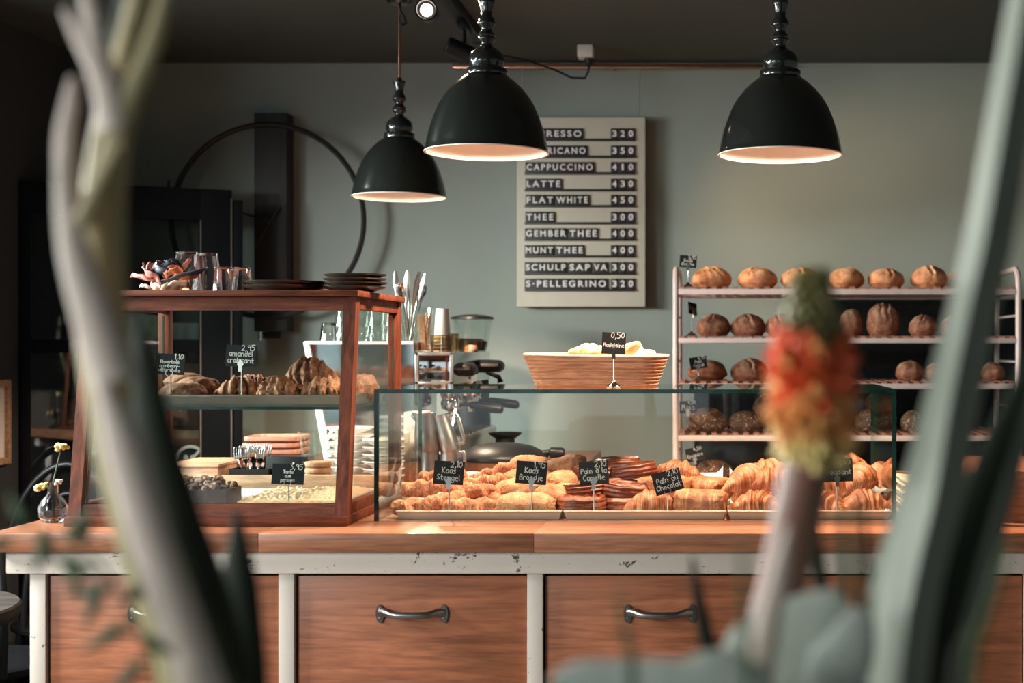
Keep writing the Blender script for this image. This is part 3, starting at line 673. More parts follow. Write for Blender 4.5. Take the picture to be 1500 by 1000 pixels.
def tray(name, label, x0, x1, y0, y1, z, h, mat, group=None, t=.0015, flare=.006):
    T = thing(name, label, 'tray', ((x0+x1)/2, (y0+y1)/2, z), 0, group)
    a, b_ = (x1-x0)/2, (y1-y0)/2
    mb = MB(); R1 = [(-a+flare, -b_+flare, 0), (a-flare, -b_+flare, 0), (a-flare, b_-flare, 0), (-a+flare, b_-flare, 0)]
    R2 = [(-a, -b_, h), (a, -b_, h), (a, b_, h), (-a, b_, h)]
    rings = [R1, R2, [(p[0]*(1-t*2/a), p[1]*(1-t*2/b_), h) for p in R2], [(p[0]*(1-t*2/a), p[1]*(1-t*2/b_), t) for p in R1]]
    vs = [[mb.bm.verts.new(p) for p in r] for r in rings]
    for i in range(3):
        for k in range(4): mb.f((vs[i][k], vs[i][(k+1) % 4], vs[i+1][(k+1) % 4], vs[i+1][k]))
    mb.f(vs[0][::-1]); mb.f(vs[3]); mb.build('pan', mat, T, weld=False)
    rim = [Vector(p) for p in R2]; MB().tube([rim[0], rim[1]], .0022, 8).build('rim_wire', mat, T)
    return T
tray('metal_tray', 'long light metal tray on the upper shelf of the wooden case', X0+.037, X1-.034, yf(zs)+.048, YK-.04, zs, .024, M['steel'])
tray('metal_tray', 'pale tray on the floor of the wooden case under the tarts', X0+.045, X1-.045, yf(WT)+.06, YK-.045, WT+.0205, .012, M['white'])

# ---------------------------------------------------------------- baked goods
def clampz(v): v.z = max(0, v.z); return v
def m_croissant(seed, L=.125, r=.027, curve=.8, rough=0):
    rc = L/2/math.sin(curve)
    def fn(u, v):
        t = v*2-1; a = t*curve; th = 2*PI*u
        q = (abs(t)*3.6+.16*math.sin(th+.5)+.2) % 1
        pr = max(0, 1-abs(t)**1.9)**.62*(.62+.38*math.cos(t*1.5))
        g = pr*(.93+.10*math.cos(2*PI*q**1.35))*r+.0008
        g *= 1+.10*nz((t*2, math.cos(th), math.sin(th)), 1.6, seed)
        if rough: g *= 1+rough*nz((t*3, math.cos(th), math.sin(th)), 5, seed+3)
        c = Vector((rc*math.sin(a), rc*(1-math.cos(a)), pr*r*.78+.002))
        n = Vector((-math.sin(a), math.cos(a), 0))
        return clampz(c+n*g*math.cos(th)*1.08+Vector((0, 0, g*math.sin(th))))
    return MB().surf(fn, 36, 64)
def m_stick(seed, L=.155, r=.018):
    def fn(u, v):
        t = v*2-1; th = 2*PI*u; e = max(0, 1-abs(t)**6)**.5
        g = r*e*(1+.17*math.cos(2*(th-t*5.5)))*(1+.15*nz((t*5, math.cos(th), math.sin(th)), 1.2, seed)+.13*nz((t*9, math.cos(th), math.sin(th)), 3, seed)+.10*nz((t*20, math.cos(th), math.sin(th)), 6, seed))+.0005
        return Vector((t*L/2, g*math.cos(th)+.004*math.sin(t*3+seed), r*.95+g*math.sin(th)))
    return MB().surf(fn, 36, 110)
def m_roll(seed, L=.115, wd=.064, h=.05, groove=True, nse=.06):
    def fn(u, v):
        ph = PI*v; th = 2*PI*u; s = math.sin(ph)
        d = Vector((math.cos(ph)*abs(math.cos(ph))**-.25 if abs(math.cos(ph)) > 1e-6 else 0, s**.8*math.cos(th), s**.8*math.sin(th)))
        p = Vector((d.x*L/2, d.y*wd/2, d.z*h/2))
        k = 1+nse*nz(d, 2.2, seed)+.035*nz(d, 9, seed)+.03*nz(d, 24, seed)
        if groove and d.z > 0: k -= .10*math.exp(-((d.x-.05)/.12)**2)
        p *= k; p.z += h*.42; return clampz(p)
    return MB().surf(fn, 60, 60)
def m_cinnamon(seed, r=.055, h=.034):
    def fn(u, v):
        th = 2*PI*u
        if v < .5:
            k = v/.5; z = h*k; rad = r*(.93+.07*math.sin(PI*k)+.022*math.cos(k*PI*7))
        else:
            k = (v-.5)/.5; rad = r*.94*(1-k); z = h+.004*math.sin(PI*min(1, (1-k)*1.2))*0+.0035*math.cos(2*PI*((1-k)*3.2-u))-.004*k
        rad *= 1+.05*nz((math.cos(th), math.sin(th), seed), 1.4, seed)
        return Vector((rad*math.cos(th), rad*math.sin(th)*1.0, max(0, z+.002*nz((math.cos(th)*rad*40, math.sin(th)*rad*40, 0), 1, seed))))
    return MB().surf(fn, 56, 44)
def m_choco(seed, L=.108, wd=.082, h=.052):
    def fn(u, v):
        ph = PI*v; th = 2*PI*u; ex = .34
        def sp(a, e): return math.copysign(abs(a)**e, a)
        d = Vector((sp(math.cos(ph), ex), sp(math.sin(ph), ex)*sp(math.cos(th), .7), sp(math.sin(ph), ex)*sp(math.sin(th), .6)))
        k = 1+.06*nz(d, 1.6, seed)+.04*nz(d, 6, seed)+.02*nz(d, 16, seed)
        p = Vector((d.x*L/2*k, d.y*wd/2*k, d.z*h/2*k*(1-.10*math.exp(-((d.x-.2)/.12)**2)-.10*math.exp(-((d.x+.25)/.12)**2))))
        if abs(d.z) < .7: p.y *= 1+.03*math.cos(d.z*16)
        p.z += h*.45; return clampz(p)
    return MB().surf(fn, 44, 44)
def m_loaf(seed, rx=.07, ry=.068, h=.072, cuts=((0, .0, .5),), nse=.05):
    rr_ = random.Random(seed)
    def fn(u, v):
        ph = PI*v; th = 2*PI*u
        d = Vector((math.sin(ph)*math.cos(th), math.sin(ph)*math.sin(th), math.cos(ph)))
        k = 1+nse*nz(d, 1.6, seed)+.03*nz(d, 5, seed)+.012*nz(d, 13, seed)
        e = Vector((d.x, d.y*.72+d.z*.69, -d.y*.69+d.z*.72))       # the scored face leans to the front
        if e.z > 0:
            for ang, off, dep in cuts:
                q = e.x*math.cos(ang)+e.y*math.sin(ang)-off; l = -e.x*math.sin(ang)+e.y*math.cos(ang)
                q += .09*nz((l*2, 0, seed), 2.0, seed); fall = max(0, 1-(l/.8)**2)*min(1, e.z*2)
                k += fall*dep*(-.12*math.exp(-(q/.06)**2)+.10*math.exp(-((q-.13)/.06)**2)+.05*math.exp(-((q+.15)/.08)**2))
        p = Vector((d.x*rx*k, d.y*ry*k, d.z*h*.62*k+h*.36))
        if p.z < .012: p.x *= .93; p.y *= .93
        return clampz(p)
    return MB().surf(fn, 56, 40)
def mesh_of(mb, name, mat):
    o = mb.build(name, mat, ang=70); me = o.data; bpy.data.objects.remove(o); return me
def place(me, name, label, cat, loc, rot=(0, 0, 0), group=None, s=1):
    o = link(name, me, None, loc, tuple(R(a) for a in rot)); o.scale = (s, s, s) if not isinstance(s, tuple) else s
    return tag(o, label, cat, group)
ME = {}
for k in range(4): ME['cr%d' % k] = mesh_of(m_croissant(k, .128, .031, .75+.12*(k % 2)), 'croissant', M['croissant'])
for k in range(3): ME['al%d' % k] = mesh_of(m_croissant(k+9, .125, .034, .55, .22), 'almond_croissant', M['almond'])
for k in range(4): ME['st%d' % k] = mesh_of(m_stick(k), 'cheese_stick', M['cheese'])
for k in range(3): ME['ro%d' % k] = mesh_of(m_roll(k, .125, .07, .054), 'seeded_roll', M['seeded'])
for k in range(3): ME['ci%d' % k] = mesh_of(m_cinnamon(k), 'cinnamon_roll', M['cinnamon'])
for k in range(3): ME['ch%d' % k] = mesh_of(m_choco(k), 'pain_au_chocolat', M['choco'])
for k in range(2): ME['co%d' % k] = mesh_of(m_roll(k+20, .095, .09, .05, False, .14), 'oat_cookie', M['cookie'])

# upper shelf of the wooden case
zsh = zs+.003
def pxy(px, Y, z): return (X(px, Y), Y, z)
for me, px, Y, dz, rz, tx, lab in (('al0', 352, 3.13, 0, 25, 0, 'almond croissant left of its price sign, in the front row of the wooden case'), ('al1', 408, 3.08, 0, -20, 0, 'almond croissant in the middle of the front row of the wooden case'),
        ('al2', 474, 3.09, 0, 12, 0, 'warm-lit almond croissant beside the right front post inside the wooden case'), ('al1', 432, 3.24, .004, 160, 0, 'almond croissant in the back row under the raised one'), ('al0', 455, 3.17, .042, -8, 6, 'raised almond croissant lying on top of the others in the wooden case'),
        ('al2', 530, 3.25, 0, 80, 0, 'almond croissant at the right back corner of the upper shelf'), ('al1', 372, 3.27, 0, 200, 0, 'almond croissant at the back behind the price sign in the wooden case')):
    place(ME[me], 'almond_croissant', lab, 'croissant', pxy(px, Y, zsh+dz), (tx, 0, rz), 'almond croissants in the wooden case')
for me, px, Y, dz, rz, lab in (('co0', 268, 3.08, 0, 10, 'craggy brown oat cookie right behind the oat cookie price sign'), ('co1', 290, 3.17, .012, 60, 'craggy oat cookie leaning behind the front one, left on the upper shelf'), ('co0', 272, 3.24, .02, 100, 'craggy oat cookie at the very back left of the upper shelf'), ('co1', 196, 3.14, 0, 0, 'craggy oat cookie half hidden by the flower stalk at the left of the shelf')):
    place(ME[me], 'oat_cookie', lab, 'cookie', pxy(px, Y, zsh+dz), (0, 0, rz), 'oat cookies in the wooden case')
price_sign('black price sign for amandel croissant on the upper shelf of the wooden case', pxy(354, 3.035, zsh), Z(521, 3.035)-zsh, .066, .047, '2,95', ['amandel', 'croissant'], 2, 0, dish=False)
price_sign('black price sign for haverkoek cranberry on the upper shelf, right of the flower stalk', pxy(250, 3.035, zsh), Z(533, 3.035)-zsh, .064, .045, '1,10', ['Haverkoek', 'cranberry-', 'witte choco'], 3, 0, clip='ring', dish=False)
price_sign('black price sign starting Haver, leftmost on the upper shelf of the wooden case', pxy(187, 3.035, zsh), Z(517, 3.035)-zsh, .062, .045, '', ['Haver', 'Rozijn'], 1, 0, dish=False)
# lower floor of the wooden case
zfl = WT+.0225
def choc_cake(label, loc, rz):
    t = thing('chocolate_cake', label, 'cake', loc, R(rz), 'nut-topped chocolate cakes')
    MB().box(-.075, .075, -.055, .055, 0, .040, .004).build('cake_body', M['choc_cake'], t)
    rr_ = random.Random(rz); mb = MB()
    for k in range(60):
        c = (rr_.uniform(-.07, .07), rr_.uniform(-.05, .05), .040+rr_.uniform(0, .004)); s_ = rr_.uniform(.005, .010)
        mb.lathe([(0, -s_), (s_*.8, -s_*.5), (s_, 0), (s_*.75, s_*.6), (0, s_*.9)], 7, c, Matrix.Translation(c) @ Euler((rr_.uniform(-1, 1), rr_.uniform(-1, 1), 0)).to_matrix().to_4x4() @ Matrix.Translation(-Vector(c)))
    n_ = mb.build('nut_topping', M['nuts'], t, weld=False); n_['kind'] = 'stuff'
    return t
choc_cake('dark chocolate cake topped with nuts, the front one in the wooden case', pxy(293, 3.09, zfl), 2)
choc_cake('dark chocolate cake topped with nuts, behind the other chocolate cake', pxy(270, 3.24, zfl), -6)
ac = thing('apple_crumble_tart', 'large flat apple crumble tart at the right on the floor of the wooden case', 'tart', (-.93, 3.16, zfl))
MB().box(-.13, .105, -.115, .14, 0, .016, .004).build('pastry_base', M['waffle'], ac)
def crum(u, v):
    x, y = -.128+.232*u, -.113+.25*v; e = min(1, 12*min(u, 1-u, v, 1-v))
    return Vector((x, y, .014+e*(.008+.005*nz((x, y, 0), 60, 1)+.006*nz((x, y, 0), 130, 4)+.007*nz((x, y, 0), 16, 2))))
MB().surf(crum, 120, 120, False).build('crumble_topping', M['crumble'], ac, ang=80)['kind'] = 'stuff'
price_sign('black price sign for tarte aux pommes on the floor of the wooden case', pxy(423, 3.0, zfl), Z(694, 3.0)-zfl, .069, .043, '3,95', ['Tarte', 'aux', 'pommes'], 2, 0, clip='ring', dish=False)
bw = MB().lathe([(0, 0), (.02, 0), (.024, .012), (.022, .03), (.025, .033), (.021, .033), (.019, .012), (0, .004)], 28).build('copper_pot', M['brass'], None, pxy(255, 3.345, zfl))
tag(bw, 'small brass pot behind the chocolate cakes in the wooden case', 'pot')

# on top of the wooden case
def petal(mb, o, d, L, wd, curl, seed):
    d = Vector(d).normalized(); sd = d.cross(Vector((0, 0, 1))).normalized(); up = sd.cross(d)
    def fn(u, v):
        t = v; a = (u-.5)*2; ww = wd*math.sin(PI*min(1, .12+t*.88))**.7*(1-.15*t)
        return Vector(o)+d*L*t+sd*a*ww+up*(curl*L*t*t+.35*ww*a*a+.45*wd*nz((a, t*2, seed), 1.6, seed))
    mb.surf(fn, 8, 10, False)
fl = thing('dried_flower_arrangement', 'pink, navy and rust dried flower head arrangement on the wooden case', 'ornament', (X(252, 3.12), 3.12, ZT))
k_ = 3.12/F
for nm_, mt, lst in (('shell', 'petal_cream', [((-.035, -.01, .004), (-.8, -.3, .12), .03, .020, .2), ((0, -.015, .004), (.9, -.3, .1), .055, .026, .2), ((-.01, -.01, .008), (.1, -.9, .3), .035, .03, -.3), ((.015, 0, .008), (-.6, -.6, .3), .04, .026, -.4)]),
        ('pink_petal', 'petal_pink', [((-.022, 0, .016), (-.95, -.15, .22), .068, .026, .1), ((-.025, 0, .028), (-.7, .1, .5), .045, .028, .3), ((-.012, 0, .04), (-.45, .2, .8), .042, .016, -.2), ((-.02, -.01, .02), (-.75, -.5, .35), .05, .024, .5), ((.02, .01, .045), (.5, .1, .6), .035, .016, .2)]),
        ('navy_petal', 'petal_navy', [((-.01, 0, .025), (-.25, -.1, .8), .046, .034, .3), ((-.03, -.015, .018), (.95, -.12, .16), .125, .016, .12), ((0, 0, .03), (.35, -.1, .7), .045, .032, .2), ((-.01, -.012, .025), (-.3, -.6, .5), .042, .030, .5), ((.01, 0, .022), (.7, .2, .4), .05, .028, .2), ((.0, -.01, .03), (.3, -.5, .7), .04, .028, .3)]),
        ('rust_petal', 'petal_rust', [((.01, -.014, .024), (.4, -.6, .3), .036, .022, .5), ((.02, -.01, .024), (.95, -.15, .22), .052, .018, .2), ((.0, -.017, .026), (.6, -.5, .4), .032, .020, .6), ((.02, -.016, .02), (-.3, -.7, .5), .03, .018, .5)])):
    for i, (o_, d_, L2, w2, c2) in enumerate(lst):
        mb = MB(); petal(mb, o_, d_, L2, w2, c2, i)
        po = mb.build(nm_, M[mt], fl, weld=False, ang=80); po.modifiers.new('thick', 'SOLIDIFY').thickness = .0022
MB().lathe([(0, 0), (.035, 0), (.03, .012), (.02, .022), (0, .026)], 16, mod=lambda th, z: 1+.2*math.sin(3*th)).build('base', M['petal_cream'], fl)
def tumbler_mesh(h, r0, r1, nf=0):
    t = .0022
    return mesh_of(MB().lathe([(0, 0), (r0*.9, 0), (r0, .003), (r1, h), (r1-t, h), (r0-t, .008), (0, .007)], 32, mod=(lambda th, z: 1+.055*abs(math.cos(nf*th/2))) if nf else None), 'tumbler', M['tumbler'])
ME['tall'] = tumbler_mesh(.094, .024, .033, 10); ME['short'] = tumbler_mesh(.056, .019, .024, 8); ME['mid'] = tumbler_mesh(.075, .022, .030, 9); ME['mid'].materials[0] = M['glass']
def upside(me, label, loc, h, group): return place(ME[me], 'tumbler', label, 'glass', (loc[0], loc[1], loc[2]+h), (180, 0, 0), group)
upside('tall', 'tall upturned tumbler beside the dried flowers on the wooden case', pxy(274, 3.16, ZT), .094, 'upturned tumblers on the wooden case')
upside('tall', 'tall upturned tumbler, second from the dried flowers, on the wooden case', pxy(303, 3.21, ZT), .094, 'upturned tumblers on the wooden case')
upside('short', 'short upturned tumbler, left of the short pair on the wooden case', pxy(327, 3.1, ZT), .056, 'upturned tumblers on the wooden case')
upside('short', 'short upturned tumbler next to the dark plates on the wooden case', pxy(354, 3.12, ZT), .056, 'upturned tumblers on the wooden case')
def dark_plate(r, seed, h=.016): return mesh_of(MB().lathe([(0, 0), (r*.55, 0), (r*.62, .003), (r*.97, h*.75), (r, h), (r*.96, h), (r*.6, .007), (0, .006)], 56, mod=lambda th, z: 1+.02*math.sin(3*th+seed)+.012*math.sin(7*th+seed*2)), 'stoneware_plate', M['dark_plate'])
for k in range(2): place(dark_plate(.095, k), 'stoneware_plate', 'wide dark stoneware plate, %s of the low pair on the wooden case' % ('lower', 'upper')[k], 'plate', (X(417, 3.14)+.003*k, 3.14, ZT+.0092*k), (0, 0, 40*k), 'wide dark plates on the wooden case')
for k in range(4): place(dark_plate(.069, k+5, .013), 'stoneware_plate', 'small dark wavy-edged plate, %s from the bottom of the taller stack on the wooden case' % ORD[k], 'plate', (X(520, 3.12)+.002*(k % 2), 3.12, ZT+.0092*k), (0, 0, 70*k), 'small dark plates on the wooden case')

# ---------------------------------------------------------------- behind the wooden case, on the side worktop
bxx = thing('wooden_crate', 'pale wooden box behind the chocolate cakes on the side worktop', 'box', (X(292, 3.62), 3.68, WT))
MB().box(-.066, .066, -.11, .11, 0, .066, .002).build('body', M['pale_wood'], bxx); MB().box(-.069, .069, -.114, .114, .066, .074, .002).build('lid', M['pale_wood'], bxx)
ch_ = MB(); cw_, cd_, chh = .05, .035, Z(685, 3.58)-WT
for a in ((-cw_, cw_, -cd_, -cd_+.003), (-cw_, cw_, cd_-.003, cd_), (-cw_, -cw_+.003, -cd_+.003, cd_-.003), (cw_-.003, cw_, -cd_+.003, cd_-.003)): ch_.box(a[0], a[1], a[2], a[3], 0, chh)
ch_.box(-cw_+.003, cw_-.003, -cd_+.003, cd_-.003, 0, .003)
cho = ch_.build('cutlery_pot', M['black'], None, pxy(371, 3.58, WT), weld=False); tag(cho, 'black rectangular pot full of upright forks behind the wooden case', 'cutlery pot')
def fork_mesh():
    mb = MB(); mb.tube([(0, 0, 0), (0, 0, .05), (0, .002, .10), (0, .0, .118), (0, -.003, .128)], [(.006, .0012), (.005, .0014), (.0025, .0014), (.004, .001), (.011, .0008)], 8, up=(0, 1, 0))
    for k in range(4):
        x_ = (k-1.5)*.0062; mb.tube([(x_*.95, -.003, .126), (x_, -.004, .145), (x_*.95, .0, .172)], [(.0022, .0008), (.0019, .0008), (.0009, .0006)], 6, up=(0, 1, 0))
    return mesh_of(mb, 'fork', M['chrome'])
ME['fork'] = fork_mesh()
rf = random.Random(3); fpx = [337, 347, 357, 365, 374, 384, 392, 401, 352, 362, 380, 390, 370, 386]
for k, px in enumerate(fpx):
    ax = (px-371)*.0085; base = Vector(pxl_ := (X(371, 3.58)+(px-371)*.0006, 3.58+rf.uniform(-.022, .022), WT+.003)); base.z = WT+.004
    place(ME['fork'], 'fork', 'steel fork standing tines up in the black cutlery pot', 'fork', base, (rf.uniform(-6, 6), math.degrees(ax)*.52, rf.uniform(-40, 40)), 'forks in the black cutlery pot', s=(1, 1, .62+.09*rf.random()))
bk = thing('black_box', 'black box with two white strokes behind the tarte aux pommes sign', 'box', pxy(425, 3.59, WT))
MB().box(-.054, .054, -.03, .03, 0, Z(667, 3.59)-WT, .003).build('body', M['black'], bk)
mk = MB().box(-.010, -.006, -.0312, -.0305, .052, .074); mk.box(-.010, .004, -.0312, -.0305, .052, .056); mk.build('letter_mark', M['letter'], bk, weld=False)
MB().box(.016, .020, -.0312, -.0305, .050, .080).build('letter_mark', M['letter'], bk)
for k in range(8):
    mb = MB(); a = .072; q = []
    for cx_, cy_, a0_ in ((a-.02, a-.02, 0), (-a+.02, a-.02, 90), (-a+.02, -a+.02, 180), (a-.02, -a+.02, 270)):
        q += [(cx_+.02*math.cos(R(a0_+15*j)), cy_+.02*math.sin(R(a0_+15*j))) for j in range(7)]
    rings = [[mb.bm.verts.new((x_*f_, y_*f_, z_)) for x_, y_ in q] for f_, z_ in ((.9, 0), (.985, .005), (1.0, .011), (.985, .0155), (.94, .0155), (.86, .008))]
    for i in range(5):
        for j in range(len(q)): mb.f((rings[i][j], rings[i][(j+1) % len(q)], rings[i+1][(j+1) % len(q)], rings[i+1][j]))
    mb.f(rings[0][::-1]); mb.f(rings[5])
    o = mb.build('wooden_plate', M['plate_wood'], None, (X(405, 3.76)+.003*(k % 2), 3.76, WT+.0172*k), (0, 0, R(3*(k % 3)-3)))
    tag(o, 'square pinkish wooden plate, %s from the bottom of the stack behind the forks' % ORD[k], 'plate', 'square wooden plates in a stack')
jr = .044; jx = X(466, 3.56)
jar = MB().lathe([(0, 0), (jr*.86, 0), (jr*.9, .004), (jr*.92, .10), (jr*1.0, .13), (jr*1.16, .158), (jr*1.12, .158), (jr*.96, .13), (jr*.87, .10), (jr*.85, .007), (0, .006)], 40).build('biscuit_jar', M['glass'], None, (jx, 3.56, WT+.001), ang=60)
tag(jar, 'clear flared glass jar of round waffle biscuits behind the wooden case', 'jar')
jb = MB().box(-.06, .06, -.05, .05, 0, .001).build('tray_mat', M['white'], None, (jx, 3.56, WT)); tag(jb, 'white mat under the biscuit jar behind the wooden case', 'mat')
for k in range(5):
    place(mesh_of(MB().lathe([(0, 0), (.031, 0), (.0345, .003), (.0345, .011), (.031, .014), (0, .014)], 32, mod=lambda th, z: 1+.012*math.sin(5*th+k)), 'waffle_biscuit', M['waffle']), 'waffle_biscuit',
          'round waffle biscuit, %s from the bottom in the glass jar' % ORD[k], 'biscuit', (jx+.001*(k % 2), 3.56, WT+.0075+.0152*k), (0, 0, 50*k), 'waffle biscuits in the jar')
def plate_mesh(r): return mesh_of(MB().lathe([(0, 0), (r*.55, 0), (r*.6, .004), (r*.95, .013), (r, .016), (r*.97, .018), (r*.6, .008), (0, .007)], 48), 'porcelain_plate', M['porcelain'])
ME['pp'] = plate_mesh(.065); ME['ps'] = plate_mesh(.055)
for k in range(8): place(ME['pp'], 'porcelain_plate', 'white porcelain plate, %s from the bottom of the left stack behind the glass' % ORD[k], 'plate', (X(512, 3.72), 3.72, WT+.0205*k), (0, 0, 0), 'white plates in the left stack')
for k in range(7): place(ME['ps'], 'porcelain_plate', 'white porcelain plate, %s from the bottom of the right stack behind the glass' % ORD[k], 'plate', (X(562, 3.68), 3.68, WT+.0190*k), (0, 0, 0), 'white plates in the right stack')

# ---------------------------------------------------------------- coffee machine (its working side faces right)
em = thing('espresso_machine', 'large polished steel espresso machine seen from its side', 'coffee machine', (-.95, 4.32, WT)); OE = Vector((-.95, 4.32, WT))
def ebox(name, x0, x1, y0, y1, z0, z1, mat, bev=.003, par=None): return MB().box(x0-OE.x, x1-OE.x, y0-OE.y, y1-OE.y, z0-WT, z1-WT, bev).build(name, mat, par or em)
yn, yk = 4.0, 4.63
zt1, zt2, zb2 = Z(501, yn), Z(516, yn), Z(563, yn)
xa, xb, xc = X(447, yn), X(606, yn), X(664, yn)
MB().hexa([Vector(p)-OE for p in ((X(485, yn), yn, WT), (xb, yn, WT), (xb, 4.32, WT), (X(485, yn), 4.32, WT), (xa, yn, zt1), (xb, yn, zt1), (xb, 4.32, zt1), (xa, 4.32, zt1))]).build('side_body', M['mirror'], em)
MB().hexa([Vector(p)-OE for p in ((X(478, yn), yn-.006, WT+.02), (X(490, yn), yn-.006, WT+.02), (X(490, yn), yn, WT+.02), (X(478, yn), yn, WT+.02), (xa-.004, yn-.006, zt1), (xa+.012, yn-.006, zt1), (xa+.012, yn, zt1), (xa-.004, yn, zt1))]).build('edge_trim', M['white'], em)
ebox('top_edge', xa, xb, yn-.008, yn, zt1-.006, zt1+.003, M['white'], .001)
ebox('head', xb+.004, xc, yn, yk, zb2, zt2, M['mirror'])
for a in ((xb+.004, xc, zt2-.008, zt2), (xb+.004, xc, zb2, zb2+.008), (xb+.004, xb+.014, zb2, zt2), (xc-.01, xc, zb2, zt2)): ebox('head_frame', a[0], a[1], yn-.004, yn, a[2], a[3], M['steel'], .001)
ebox('base_tray', xb, X(672, 3.97), yn, yk, WT+.0, Z(641, yn), M['steel'])
dg_ = MB()
for k in range(12): dg_.box(xb-OE.x+.01, X(671, 3.97)-OE.x, yn-OE.y+.01+.052*k, yn-OE.y+.03+.052*k, Z(641, yn)-WT, Z(641, yn)-WT+.004)
dg_.build('drip_grid', M['chrome'], em, weld=False)
for yy, lg, zz in ((4.12, .035, Z(541, 4.12)), (4.42, .068, Z(536, 4.42))):
    MB().tube([(xc-OE.x-.01, yy-OE.y, zz-WT), (xc-OE.x+lg*.5, yy-OE.y, zz-WT), (xc-OE.x+lg, yy-OE.y, zz-WT), (xc-OE.x+lg+.008, yy-OE.y, zz-WT)], [(.055, .021), (.055, .021), (.052, .019), (.04, .012)], 20, up=(0, 0, 1)).build('control_knob', M['black'], em)
MB().tube([(xc-OE.x+.01, 4.5-OE.y, Z(545, 4.5)-WT), (xc-OE.x+.05, 4.5-OE.y, Z(552, 4.5)-WT), (xc-OE.x+.055, 4.5-OE.y, Z(560, 4.5)-WT)], [.006, .008, .010], 10).build('lever', M['black'], em)
for yy in (4.16, 4.48):
    MB().lathe([(0, 0), (.03, 0), (.034, -.01), (.034, -.035), (.028, -.05), (0, -.05)], 24).build('group_head', M['chrome'], em, (xc-.035-OE.x, yy-OE.y, zb2-WT))
    pfm = MB().lathe([(0, 0), (.031, 0), (.033, -.008), (.03, -.026), (.012, -.034), (.008, -.05), (0, -.05)], 24).build('portafilter', M['chrome'], em, (xc-.035-OE.x, yy-OE.y, zb2-.05-WT))
    MB().tube([(.02, 0, -.012), (.05, 0, -.014), (.06, 0, -.015), (.12, 0, -.024), (.148, 0, -.028), (.153, 0, -.028)], [.006, .006, .012, .015, .013, .006], 14).build('handle', M['black'], pfm)
MB().tube([(xc-.01-OE.x, yn+.05-OE.y, zb2-WT), (xc+.005-OE.x, yn+.04-OE.y, zb2-.05-WT), (xc-.008-OE.x, yn+.03-OE.y, zb2-.13-WT)], .005, 8).build('steam_wand', M['chrome'], em)
MB().tube([(xb+.02-OE.x, yn-.0-OE.y, zb2-.012-WT), (xb+.035-OE.x, yn-.03-OE.y, zb2-.02-WT), (xb+.03-OE.x, yn-.035-OE.y, zb2-.05-WT)], [.012, .016, .013], 12).build('steam_knob', M['black'], em)
# grinder behind the machine
gx, gy = X(692, 4.82), 4.82
gr = thing('coffee_grinder', 'coffee grinder with a clear bean hopper behind the coffee machine', 'grinder', (gx, gy, WT))
zz0 = Z(515, gy)-WT; zz1 = Z(466, gy)-WT
MB().box(-.055, .055, -.09, .08, 0, .03, .004).build('foot', M['black'], gr)
MB().lathe([(0, .03), (.06, .03), (.062, .12), (.058, .2), (.052, zz0), (0, zz0)], 32).build('body', M['black_matte'], gr)
MB().lathe([(.045, zz0), (.052, zz0+.01), (.068, zz1-.01), (.070, zz1), (.067, zz1), (.05, zz0+.01), (.043, zz0)], 40).build('hopper', M['glass'], gr)
MB().lathe([(0, zz0+.001), (.046, zz0+.004), (.054, zz0+.035), (.03, zz0+.045), (0, zz0+.04)], 32).build('coffee_beans', M['bean'], gr)
MB().lathe([(0, zz1+.013), (.02, zz1+.013), (.05, zz1+.010), (.072, zz1+.004), (.074, zz1-.003), (.068, zz1-.003), (0, zz1)], 40).build('lid', M['black'], gr)
# cups, glasses and cutlery on the machine
ztop = zt1+.0005
k = 0
for row, yy in enumerate((4.1, 4.2)):
    for i, px in enumerate((481, 505, 529, 553, 577)):
        for lay in range(2 if i > 0 else 1):
            upside('mid' if i else 'short', '%s upturned tumbler from the left, %s layer, %s row on the coffee machine' % (ORD[i], ('lower', 'upper')[lay], ('front', 'back')[row]), (X(px, 4.1)+.01*row, yy, ztop+.0765*lay*.62), .075 if i else .056, 'upturned tumblers on the coffee machine')
cg = MB().lathe([(0, 0), (.026, 0), (.028, .003), (.031, .10), (.029, .10), (.026, .006), (0, .005)], 32).build('cutlery_glass', M['glass'], None, (X(597, 4.06), 4.06, ztop)); tag(cg, 'tall glass full of cutlery at the right end of the coffee machine top', 'glass')
def knife_mesh(): return mesh_of(MB().tube([(0, 0, 0), (0, 0, .09), (0, 0, .105), (0, 0, .17), (.003, 0, .20)], [(.002, .002), (.0045, .002), (.006, .0018), (.0085, .0012), (.003, .0008)], 8, up=(0, 1, 0)), 'knife', M['steel'])
def spoon_mesh(): return mesh_of(MB().tube([(0, 0, 0), (0, 0, .11), (0, .002, .125), (0, .004, .14), (0, .002, .158), (0, 0, .165)], [(.003, .0012), (.002, .0012), (.006, .001), (.011, .0015), (.009, .0012), (.002, .0008)], 10, up=(0, 1, 0)), 'spoon', M['chrome'])
ME['knife'] = knife_mesh(); ME['spoon'] = spoon_mesh()
rc2 = random.Random(5)
for k in range(7): place(ME['spoon'], 'spoon', 'steel spoon standing in the cutlery glass on the coffee machine', 'spoon', (X(597, 4.06)+rc2.uniform(-.012, .012), 4.06+rc2.uniform(-.012, .012), ztop+.006), (rc2.uniform(-9, 9), rc2.uniform(-13, 13), rc2.uniform(-80, 80)), 'spoons in the cutlery glass')
for k in range(5): place(ME['knife'], 'knife', 'knife standing in the cutlery glass on the coffee machine', 'knife', (X(597, 4.06)+rc2.uniform(-.01, .01), 4.06+rc2.uniform(-.01, .01), ztop+.006), (rc2.uniform(-7, 7), rc2.uniform(-8, 13), rc2.uniform(-30, 30)), 'knives in the cutlery glass')
zh = zt2+.0005
